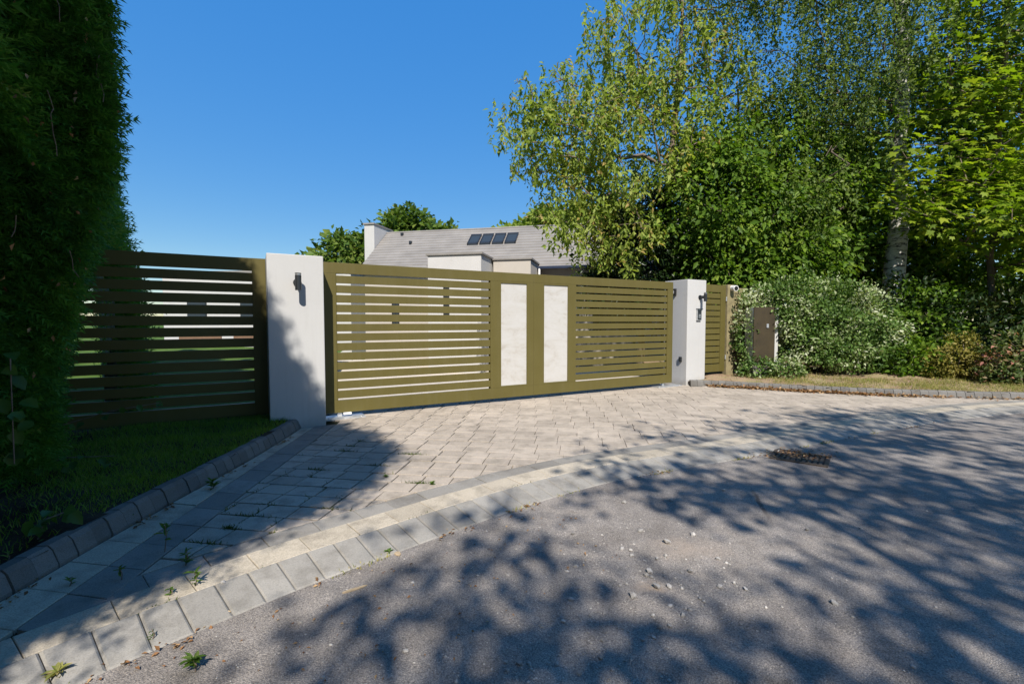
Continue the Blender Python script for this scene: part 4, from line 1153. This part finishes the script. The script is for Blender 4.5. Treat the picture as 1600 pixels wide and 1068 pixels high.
make_tree('yew_tree', 'dark evergreen mass in deep shade behind the bushes', 'tree',
          [(8.0, 14.6, 0.1), (8, 14.6, 2.5), (8, 14.6, 4.8)],
          [((6.0, 14.2, 2.6), (1.9, 1.0, 2.2), 75, .5), ((8.6, 14.4, 2.6), (2.2, 1.1, 2.4), 85, .5), ((11.6, 15.2, 2.8), (2.4, 1.0, 2.6), 70, .5), ((8.0, 14.6, 4.6), (2.4, 1.2, 1.4), 60, .5), ((14.5, 14.5, 2.8), (2.2, 1.2, 2.6), 60, .5)],
          'dark', 0.16, 120, 0.5, TD, M['bark'], r_base=0.2, aspect=0.5)

# roofline trees beyond the house
def far_tree(label, c, lobes, leaf='far', size=0.42, n=95, cr=0.75):
    make_tree('garden_tree', label, 'tree', [(c[0], c[1], 0), (c[0], c[1], 3), (c[0], c[1], 6)], lobes, leaf, size, n, cr, TD, M['bark'], r_base=0.3, aspect=0.7, step=0.8, droop=0.2, r_tip=0.015, group=None, zmin=2.0, sides=5)
far_tree('round green tree left of the house chimney', (-12.6, 36), [((-13.0, 36, 5.6), (2.3, 2.0, 2.0), 60, .5), ((-10.8, 36, 5.8), (1.8, 1.6, 2.2), 45, .5), ((-15.0, 36.5, 5.0), (1.3, 1.3, 1.3), 20, .5)])
far_tree('dark green tree rising behind the ridge beside the chimney', (-7.5, 38), [((-8.6, 38, 7.8), (1.7, 1.6, 2.5), 45, .5), ((-6.6, 38, 7.4), (1.8, 1.6, 1.8), 40, .5), ((-4.6, 38.5, 7.0), (1.4, 1.4, 1.4), 25, .5), ((-10.2, 38, 6.8), (1.0, 1.0, 1.4), 14, .5)])
far_tree('olive green tree crowning the ridge above the skylights', (3.2, 38), [((3.0, 38, 8.2), (2.6, 2.0, 1.9), 60, .5), ((0.2, 38, 7.7), (1.6, 1.5, 1.2), 25, .5), ((6.2, 38, 8.4), (2.4, 2.0, 2.2), 45, .5)], 'cherry')

# street trees standing behind the photographer; only their shade reaches the picture
def shade_clumps(x0, x1):
    rng = np.random.default_rng(111 + int(x0 * 10)); out = []
    for gx in np.arange(x0, x1, 0.40):
        for gy in np.arange(0.6, 6.6, 0.40):
            x = gx + rng.normal() * 0.13; y = gy + rng.normal() * 0.13
            edge = np.interp(y, [0.6, 1.5, 3.0, 4.5, 5.3, 6.2], [-1.2, -0.85, 0.05, 0.75, 1.9, 3.4])
            d = x - edge
            if d < 0 or y > 6.35: continue
            patch = 0.17 * math.sin(x * 2.1 + y * 1.3) * math.sin(y * 2.4 - x * 0.7)
            if rng.uniform() > 0.53 + 0.10 * min(1, d / 2.2) + patch + (0.10 if x > 4.5 else 0): continue
            z = rng.uniform(6.2, 7.9)
            out.append(((x + 0.123 * z, y - 0.97 * z, z), (0.02, 0.02, 0.02), 1, 0.0))
    return out
make_tree('street_tree', 'roadside tree behind the viewpoint casting dappled shade on the asphalt', 'tree',
          [(3.0, -6.9, -0.1), (3.0, -6.8, 2.5), (2.9, -6.0, 5.0), (2.9, -4.8, 6.5), (3.0, -4.0, 7.4)], shade_clumps(-1.2, 4.2),
          'green', 0.12, 88, 0.36, TD, M['bark'], r_base=0.2, aspect=0.6, step=0.4, r_tip=0.008)
make_tree('street_tree', 'second roadside tree behind the viewpoint shading the far right of the road', 'tree',
          [(8.2, -6.5, -0.1), (8.2, -6.4, 2.5), (8.0, -5.4, 5.0), (7.6, -3.9, 6.5), (7.4, -3.0, 7.4)], shade_clumps(4.2, 10.5),
          'green', 0.12, 88, 0.36, TD, M['bark'], r_base=0.2, aspect=0.6, step=0.4, r_tip=0.008)

# added dense trees, unseen behind the viewpoint, put there to block the low sky
for lab, cx in (('added unseen tree blocking the low sky at the far left behind the viewpoint', -10.0), ('added unseen tree blocking the low sky straight behind the viewpoint', -1.5), ('added unseen tree blocking the low sky at the far right behind the viewpoint', 7.5)):
    make_tree('roadside_tree', lab, 'tree', [(cx, -15, 0), (cx, -15, 2.5), (cx, -15, 5)], [((cx - 2, -15, 3.2), (3.0, 1.6, 3.0), 50, .4), ((cx + 2.4, -15.2, 3.2), (3.0, 1.6, 3.0), 50, .4), ((cx, -15.3, 5.6), (3.6, 1.7, 2.2), 50, .4)],
              'green', 0.40, 70, 0.9, TD, M['bark'], r_base=0.25, aspect=0.7, step=0.8, sides=5)

# ------------------------------------------------------------------ shrubs on the right verge
make_shrub('variegated_bush', 'big rounded bush with white-edged leaves beside the cabinet', 'bush', (6.6, 9.8, 0.16),
           [((6.35, 9.75, 1.32), (0.80, 0.60, 0.78)), ((7.1, 9.65, 1.10), (0.85, 0.60, 0.84)), ((6.12, 9.50, 0.82), (0.55, 0.40, 0.55)), ((7.62, 9.6, 0.72), (0.50, 0.42, 0.52)), ((6.8, 9.35, 0.62), (0.70, 0.38, 0.40)), ((5.40, 9.80, 1.74), (0.50, 0.25, 0.28)), ((4.86, 9.60, 1.05), (0.20, 0.20, 0.72)), ((5.85, 9.7, 1.70), (0.6, 0.40, 0.42)), ((5.62, 9.42, 1.30), (0.20, 0.18, 0.26))],
           'varieg', 0.066, 26000, TO, 0.6, tint_c=0.52, tint_s=0.19, zmin=0.22, noise_amt=0.42)
make_shrub('ground_cover', 'low grey-green ground cover at the foot of the cabinet', 'plant', (5.3, 9.2, 0.12),
           [((5.0, 9.30, 0.28), (0.42, 0.2, 0.22)), ((5.5, 9.20, 0.26), (0.35, 0.22, 0.22))], 'varieg', 0.055, 1800, TO, 0.7, tint_c=0.45, zmin=0.14, stems=3, noise_amt=0.3)
make_shrub('bramble', 'dark green bramble between the bush and the golden shrub', 'plant', (8.5, 9.5, 0.12),
           [((8.2, 9.3, 0.45), (0.7, 0.40, 0.42)), ((8.8, 9.9, 1.0), (0.85, 0.6, 0.9)), ((9.0, 9.4, 0.4), (0.55, 0.4, 0.35))], 'green', 0.09, 7500, TO, 0.7, tint_c=0.35, zmin=0.16, noise_amt=0.4)
make_shrub('golden_shrub', 'small golden-leaved shrub close to the kerb', 'bush', (8.6, 8.85, 0.13),
           [((8.6, 8.85, 0.52), (0.38, 0.32, 0.40)), ((8.28, 8.9, 0.36), (0.28, 0.22, 0.26)), ((8.95, 8.9, 0.34), (0.28, 0.22, 0.25)), ((8.75, 8.8, 0.72), (0.18, 0.16, 0.22))], 'gold', 0.055, 3400, TO, 0.55, zmin=0.14, noise_amt=0.5, tint_c=0.55)
make_shrub('photinia_shrub', 'pink-tipped shrub at the right edge of the verge', 'bush', (9.1, 8.2, 0.11),
           [((9.0, 8.3, 0.58), (0.40, 0.32, 0.40)), ((9.5, 8.25, 0.68), (0.5, 0.35, 0.5)), ((8.75, 8.25, 0.32), (0.3, 0.22, 0.24)), ((10.0, 8.2, 0.5), (0.5, 0.4, 0.5))], 'pink', 0.085, 4600, TO, 0.5, zmin=0.13, noise_amt=0.5, tint_c=0.5)
make_shrub('laurel_shrub', 'shaded leafy shrub under the sycamore', 'bush', (9.6, 9.6, 0.12),
           [((9.3, 9.6, 0.9), (0.9, 0.6, 0.9)), ((10.4, 9.4, 1.0), (0.9, 0.7, 1.0)), ((11.4, 9.0, 0.9), (0.9, 0.8, 0.95)), ((8.6, 10.2, 1.2), (0.9, 0.6, 1.0))], 'dark', 0.12, 6500, TO, 0.5, zmin=0.13, tint_c=0.55)

# ------------------------------------------------------------------ grass, moss, litter
def blades(name, P, L, W, tint, mat, lean=0.5):
    n = len(P); D = unit(np.array((0, 0, 1.0)) + rnd_dir(n) * lean); N = rnd_dir(n)
    o = link(name, leaf_mesh(name, T_blade(), P, D, N, L, W, tint), LEAF[mat]); tag(o, kind='stuff'); return o

n = 90000; x = R.uniform(-6.0, -2.38, n); y = R.uniform(1.9, 6.2, n)
xk = np.interp(y, KL.p[:, 1], KL.p[:, 0])
dens = np.clip((y - 2.5 + 0.25 * np.sin(x * 4) + 0.2 * np.sin(y * 7 + x * 3)) / 1.1, 0.03, 1) * np.clip((x + 4.6) / 0.9, 0.05, 1)
k = (x < xk - 0.105) & (fence_side(x, y) > -0.35) & (R.uniform(size=n) < dens) & ~((x > -2.86) & (fence_side(x, y) < 0.40))
x, y = x[k], y[k]; n = len(x)
blades('verge_grass', np.stack([x, y, vl_z(x, y) - 0.005], 1), 0.05 * R.uniform(.5, 1.4, n), 0.0045, 0.42 + R.normal(size=n) * .22, 'grass', 0.7)
n = 60000; x = R.uniform(3.5, 10.5, n); y = R.uniform(7.2, 9.6, n); kk = np.interp(x, KR.p[:, 0], KR.p[:, 1]); d = y - kk
pr_ = np.clip((x - 4.3) / 1.3, 0.04, 1) * np.clip(1.3 - np.abs(d - 0.55) * 0.9, 0.2, 1) * (0.55 + 0.45 * np.sin(x * 5) * np.sin(y * 6 + x))
k = (d > 0.11) & (d < 1.4) & (R.uniform(size=n) < pr_); x, y = x[k], y[k]; n = len(x)
blades('verge_grass', np.stack([x, y, vr_z(x, y) - 0.005], 1), 0.07 * R.uniform(.4, 1.4, n), 0.006, 0.36 + R.normal(size=n) * .28, 'drygrass', 0.9)

# moss and fine grass in the paver joints, thickest in the shade by the left border
n = 26000; i = R.integers(-8, 14, n); on_row = R.uniform(size=n) < 0.6
ci = R.uniform(-6, 8, n)
u = np.where(on_row, ci * PITCH_C, np.round(ci) * PITCH_C - 0.039 * (i // 2)) ; v_ = np.where(on_row, i * PITCH_R, i * PITCH_R + R.uniform(0, PITCH_R, n))
P2 = O0[None] + PA[None] * v_[:, None] + PB[None] * u[:, None] + R.normal(size=(n, 2)) * 0.004
cl = np.sin(P2[:, 0] * 9 + 1) * np.sin(P2[:, 1] * 8) + 0.6 * np.sin(P2[:, 0] * 23 + P2[:, 1] * 17)
wt = np.clip(1.05 - (P2[:, 0] + 1.85) / 1.0, 0, 1) * np.clip((4.6 - P2[:, 1]) / 1.6, 0, 1)
eo = np.array([EDGE.near(q)[1] for q in P2])
k = (cl > 0.75 - wt * 0.7) & (R.uniform(size=n) < wt) & (P2[:, 0] > x_field(P2[:, 1]) + 0.01) & (eo > O_DARK)
P2 = P2[k]; n = len(P2)
blades('joint_moss', np.column_stack([P2, np.full(n, -0.010)]), 0.026 * R.uniform(.5, 1.7, n), 0.006, 0.45 + R.normal(size=n) * .25, 'moss', 1.3)

tuft = []
for _ in range(70):
    i = int(R.integers(-6, 11)); j = int(R.integers(-5, 6))
    p = O0 + PA * (i * PITCH_R) + PB * (j * PITCH_C - 0.039 * (i // 2))
    if not (x_field(p[1]) + 0.02 < p[0] < -0.55 - 0.2 * (p[1] - 3)) or EDGE.near(p)[1] < O_DARK or R.uniform() > 1.25 - (p[0] + 1.9): continue
    k = int(R.uniform(40, 130)); ln = R.uniform(0.02, 0.07)
    tuft.append(p + PB * R.normal(size=(k, 1)) * ln + PA * R.normal(size=(k, 1)) * 0.007)
tuft = np.concatenate(tuft); n = len(tuft)
blades('joint_moss', np.column_stack([tuft, np.full(n, -0.008)]), 0.026 * R.uniform(.5, 1.6, n), 0.006, 0.5 + R.normal(size=n) * .25, 'moss', 1.2)

def along(C, off, u0, u1, n, spread):
    u = R.uniform(u0, u1, n); return np.array([C.at(a, off + R.normal() * spread) for a in u])
# weeds and grit along the road joint of the dropped kerb
n = 1500; q = along(EDGE, -0.005, 2.6, 10.5, n, 0.012); w = np.sin(q[:, 0] * 6.3) + np.sin(q[:, 0] * 15 + 1); q = q[w > 0.55]; n = len(q)
blades('joint_weeds', np.column_stack([q, np.full(n, -0.036)]), 0.022 * R.uniform(.4, 1.4, n), 0.006, R.uniform(0, 1, n), 'drygrass', 1.2)
n = 900; q = along(EDGE, O_GREY, 2.6, 7.5, n, 0.006); w = np.sin(q[:, 0] * 8.3 + 1) + np.sin(q[:, 0] * 19); q = q[w > 0.8]; n = len(q)
blades('joint_moss', np.column_stack([q, np.full(n, -0.005)]), 0.018 * R.uniform(.4, 1.5, n), 0.006, R.uniform(0, .9, n), 'moss', 1.3)

def litter(name, P, size, mat='dead', tint=None):
    n = len(P); D = rnd_dir(n) * np.array((1, 1, 0.25)); N = unit(np.array((0, 0, 1.0)) + rnd_dir(n) * 0.5)
    L = size * R.uniform(.5, 1.4, n)
    o = link(name, leaf_mesh(name, T_diamond(0.15), P, D, N, L, L * 0.5, R.uniform(0, 1, n) if tint is None else tint), LEAF[mat]); tag(o, kind='stuff')
q = along(KR, -0.05, 0.3, 8.0, 4200, 0.05); wq = np.clip(1.1 - np.abs(q[:, 0] - 4.8) / 2.5, 0.15, 1); q = q[R.uniform(size=len(q)) < wq]
litter('dry_leaf_litter', np.column_stack([q, np.full(len(q), 0.010) + R.uniform(0, .025, len(q))]), 0.06)
q = along(EDGE, -0.02, 2.2, 12.0, 700, 0.025); wq = np.sin(q[:, 0] * 5 + 2) + np.sin(q[:, 0] * 12); q = q[wq > 0.5]
litter('dry_leaf_litter', np.column_stack([q, np.full(len(q), -0.028)]), 0.022)
q = along(KL, -0.045, 2.5, KL.len - .2, 260, 0.02); wq = np.sin(q[:, 1] * 7); q = q[wq > 0.2]
litter('dry_leaf_litter', np.column_stack([q, np.full(len(q), 0.009)]), 0.028)
n = 260; q = np.stack([R.uniform(-1.4, 0.6, n), R.uniform(1.5, 3.0, n)], 1); eo = np.array([EDGE.near(p)[1] for p in q]); q = q[(eo < -0.05) & (eo > -0.9)]
litter('dry_leaf_litter', np.column_stack([q, np.full(len(q), -0.031)]), 0.016)
q = np.array([2.72, 4.36]) + R.normal(size=(160, 2)) * np.array((0.20, 0.10)); litter('dry_leaf_litter', np.column_stack([q, np.full(160, -0.018)]), 0.03)

# ------------------------------------------------------------------ loose stones
def rock_mesh(sc):
    bm = bmesh.new(); bmesh.ops.create_icosphere(bm, subdivisions=1, radius=1)
    for v in bm.verts: v.co *= random.uniform(0.65, 1.15); v.co.z *= 0.6
    me = bpy.data.meshes.new('stone'); bm.to_mesh(me); bm.free(); me.materials.append(M['rock']); return me
rocks = [rock_mesh(1) for _ in range(6)]
def ground_pt(px, py, z=-0.036):
    c, s = math.cos(PITCH), math.sin(PITCH); v = (px - 800, 720, 534 - py); d = (v[0], c * v[1] + s * v[2], -s * v[1] + c * v[2]); t = (z - 1.25) / d[2]
    return np.array((d[0] * t, d[1] * t))
spots = [(895, 834, 10), (972, 858, 10), (985, 860, 8), (987, 868, 9), (1040, 869, 11), (1043, 848, 16), (1083, 836, 12), (1000, 830, 11), (1026, 873, 9), (1015, 893, 14), (1010, 899, 12), (1027, 918, 17), (989, 932, 17), (1045, 917, 13),
         (1078, 893, 12), (1124, 917, 12), (1147, 911, 9), (1165, 921, 10), (1067, 962, 13), (1047, 947, 9), (892, 937, 11), (880, 971, 10), (940, 1000, 10), (812, 1037, 15), (793, 1048, 12), (790, 1034, 9), (870, 1038, 11), (857, 1036, 8), (938, 1028, 14), (1004, 1000, 9), (1020, 962, 9), (634, 1017, 11), (1093, 935, 8), (1122, 873, 9), (1100, 940, 8), (1046, 978, 10), (1030, 980, 12), (1021, 996, 9), (905, 1052, 11), (975, 785, 9), (1048, 782, 9), (1130, 766, 8), (1261, 828, 9), (1304, 943, 13)]
for k, (px, py, sz) in enumerate(spots):
    p = ground_pt(px, py); r = sz / 720 * p[1] * 0.5
    o = bpy.data.objects.new('stone', rocks[k % 6]); COL.objects.link(o); o.location = (p[0], p[1], -0.036 + r * 0.35); o.scale = (r, r * random.uniform(.7, 1.0), r); o.rotation_euler = (random.uniform(-.3, .3), random.uniform(-.3, .3), random.uniform(0, 6))
    tag(o, 'loose grey stone chip lying on the asphalt', 'stone', 'loose stones on the asphalt')
gr = MB(); bmr = rocks[0]
tv = np.array([v.co[:] for v in bmr.vertices]); tf = np.array([p.vertices[:] for p in bmr.polygons])
c1 = [ground_pt(1010 + R.normal() * 120, 900 + R.normal() * 75) for _ in range(420)] + [ground_pt(830 + R.normal() * 90, 1030 + R.normal() * 35) for _ in range(120)] + [ground_pt(R.uniform(300, 1600), R.uniform(680, 1068)) for _ in range(700)]
c1 = np.array([q for q in c1 if q[1] > 1.2 and EDGE.near(q)[1] < -0.03]); n = len(c1); sc = 0.0042 * R.lognormal(0, 0.45, n)
V = np.column_stack([c1, np.full(n, -0.035)])[:, None] + tv[None] * sc[:, None, None] * R.uniform(.7, 1.2, (n, 1, 3)); F = tf[None] + (np.arange(n) * len(tv))[:, None, None]
tag(link('gravel', mesh_np('gravel', V.reshape(-1, 3), F.reshape(-1, 3)), M['rock']), kind='stuff')

def chip(label, px, py, length, rot, w=0.02, mat='drywood', cat='wood'):
    p = ground_pt(px, py); m = MB()
    pts = [(-.5, -.2), (-.3, -.5), (.1, -.45), (.5, -.1), (.35, .3), (-.2, .5), (-.5, .15)]
    m.prism([(x * length, y * w) for x, y in pts], 0.0, 0.006)
    o = m.build('bark_strip', M[mat]); o.location = (p[0], p[1], -0.033); o.rotation_euler = (0.08, -0.05, rot); tag(o, label, cat)
chip('long pale bark strip lying on the asphalt', 555, 921, 0.115, 0.5, 0.014)
chip('short pale bark piece beside the grey kerb blocks', 345, 960, 0.075, 0.45, 0.02)
chip('curled red-brown dead leaf on the road beside the kerb', 622, 866, 0.05, -0.9, 0.03, cat='leaf')
p = ground_pt(349, 911, 0.0); o = link('stone', rocks[3]); o.location = (p[0], p[1], 0.008); o.scale = (.014, .012, .016); tag(o, 'small dark stone on the grey dropped kerb', 'stone')

# ------------------------------------------------------------------ weeds growing from the joints
def weed(label, px, py, h, nleaf, size, z=0.0, mat='weed', tall=False, stemred=True):
    p = ground_pt(px, py, z); root = empty('weed', (p[0], p[1], z - 0.005)); tag(root, label, 'weed')
    st = MB(); top = Vector((random.uniform(-.15, .15) * h, random.uniform(-.15, .15) * h, h)); st.tube((0, 0, 0), tuple(top * .55 + Vector((.01, 0, 0))), 0.0028, 0.0022, 5); st.tube(tuple(top * .55 + Vector((.01, 0, 0))), tuple(top), 0.0022, 0.0012, 5); st.build('stem', M['twigbark'], root)
    t = R.uniform(0.35 if tall else 0.1, 1.0, nleaf); P = np.array(top)[None] * t[:, None]; a = R.uniform(0, 6.28, nleaf)
    D = np.stack([np.cos(a), np.sin(a), R.uniform(0.1, 0.9, nleaf)], 1); N = np.array((0, 0, 1.0)) + rnd_dir(nleaf) * .3
    tag(link('foliage', leaf_mesh('foliage', TO, P, D, N, size * R.uniform(.6, 1.2, nleaf), size * .32, 0.5 + R.normal(size=nleaf) * .25), LEAF[mat], root), kind='stuff')
weed('tall weed with bare stem on the charcoal band in the shade', 257, 862, 0.17, 12, 0.05, tall=True)
weed('bright green weed at the sunlit edge of the pale slabs', 305, 915, 0.07, 12, 0.05)
weed('tiny seedling in the kerb joint at the shadow edge', 265, 930, 0.035, 8, 0.035)
weed('leafy weed sprouting from the asphalt near the picture bottom', 305, 1048, 0.055, 16, 0.055, -0.036)
weed('yellow-green weed clump on the pale border slabs', 333, 763, 0.06, 22, 0.055)
weed('slim weed on the corner of the charcoal slabs', 190, 905, 0.07, 10, 0.035)
weed('small weed in the joint of the pale border', 108, 915, 0.04, 8, 0.03)
weed('grey-green weed at the foot of the raised kerb', 205, 815, 0.07, 14, 0.035)
weed('fringed weed by the kerb foot nearer the pillar', 253, 790, 0.08, 16, 0.04)
weed('feathery weed beside the corner of the paver field', 290, 882, 0.08, 18, 0.035)
weed('low weed tuft in the paver joint below the sunlit edge', 675, 757, 0.02, 22, 0.03)
weed('low weed tuft at the edge of the shadow tip', 603, 745, 0.018, 20, 0.03)
weed('thin dry weed in the joint of the grey kerb blocks', 238, 1000, 0.05, 8, 0.02, -0.03)
weed('dry yellow grass tuft at the bottom edge of the kerb', 90, 1058, 0.03, 24, 0.05, -0.036, 'drygrass')
weed('green tuft beside the dead leaf at the kerb', 608, 864, 0.02, 18, 0.03, -0.036)
weed('seedling on top of the dark kerb at the left edge', 12, 875, 0.04, 7, 0.03, 0.10)

# bindweed and low shoots in the dark bed under the hedge
def vine(label, pts, size, per):
    b = np.array(pts[0], float); root = empty('bindweed', b); tag(root, label, 'plant')
    m = MB(); P = []
    for a, c in zip(pts[:-1], pts[1:]):
        m.tube(tuple(np.array(a) - b), tuple(np.array(c) - b), 0.004, 0.003, 5)
        for t in np.linspace(0, 1, per): P.append(np.array(a) + (np.array(c) - np.array(a)) * t + R.normal(size=3) * 0.03 - b)
    m.build('stem', M['twigbark'], root); P = np.array(P); n = len(P)
    D = np.array((0.3, -0.3, -0.5)) + rnd_dir(n) * 0.6; N = np.array((0.4, -0.7, 0.7)) + rnd_dir(n) * .3
    for k in range(n):
        o = link('leaf', leaf_mesh('leaf', TO, np.zeros((1, 3)), D[k:k + 1], N[k:k + 1], np.array([size * R.uniform(.7, 1.2)]), np.array([size * .75]), np.array([0.55 + R.normal() * .2])), LEAF['ivy'], root)
        o.location = tuple(P[k])
vine('heart-leaved bindweed trailing down the hedge at the left edge', [(-2.86, 2.62, 1.05), (-2.84, 2.60, 0.85), (-2.82, 2.58, 0.65), (-2.80, 2.56, 0.45)], 0.10, 4)
vine('broad-leaved plant in the soil behind the near kerb', [(-2.50, 2.38, 0.10), (-2.48, 2.40, 0.20), (-2.42, 2.48, 0.22)], 0.085, 6)
vine('leafy shoot reaching over the verge in front of the fence', [(-3.9, 3.9, 0.35), (-3.6, 4.1, 0.45), (-3.25, 4.25, 0.50)], 0.07, 5)
vine('leafy shoot low in the shade under the hedge', [(-3.6, 3.2, 0.12), (-3.3, 3.35, 0.25), (-3.05, 3.5, 0.22)], 0.075, 5)
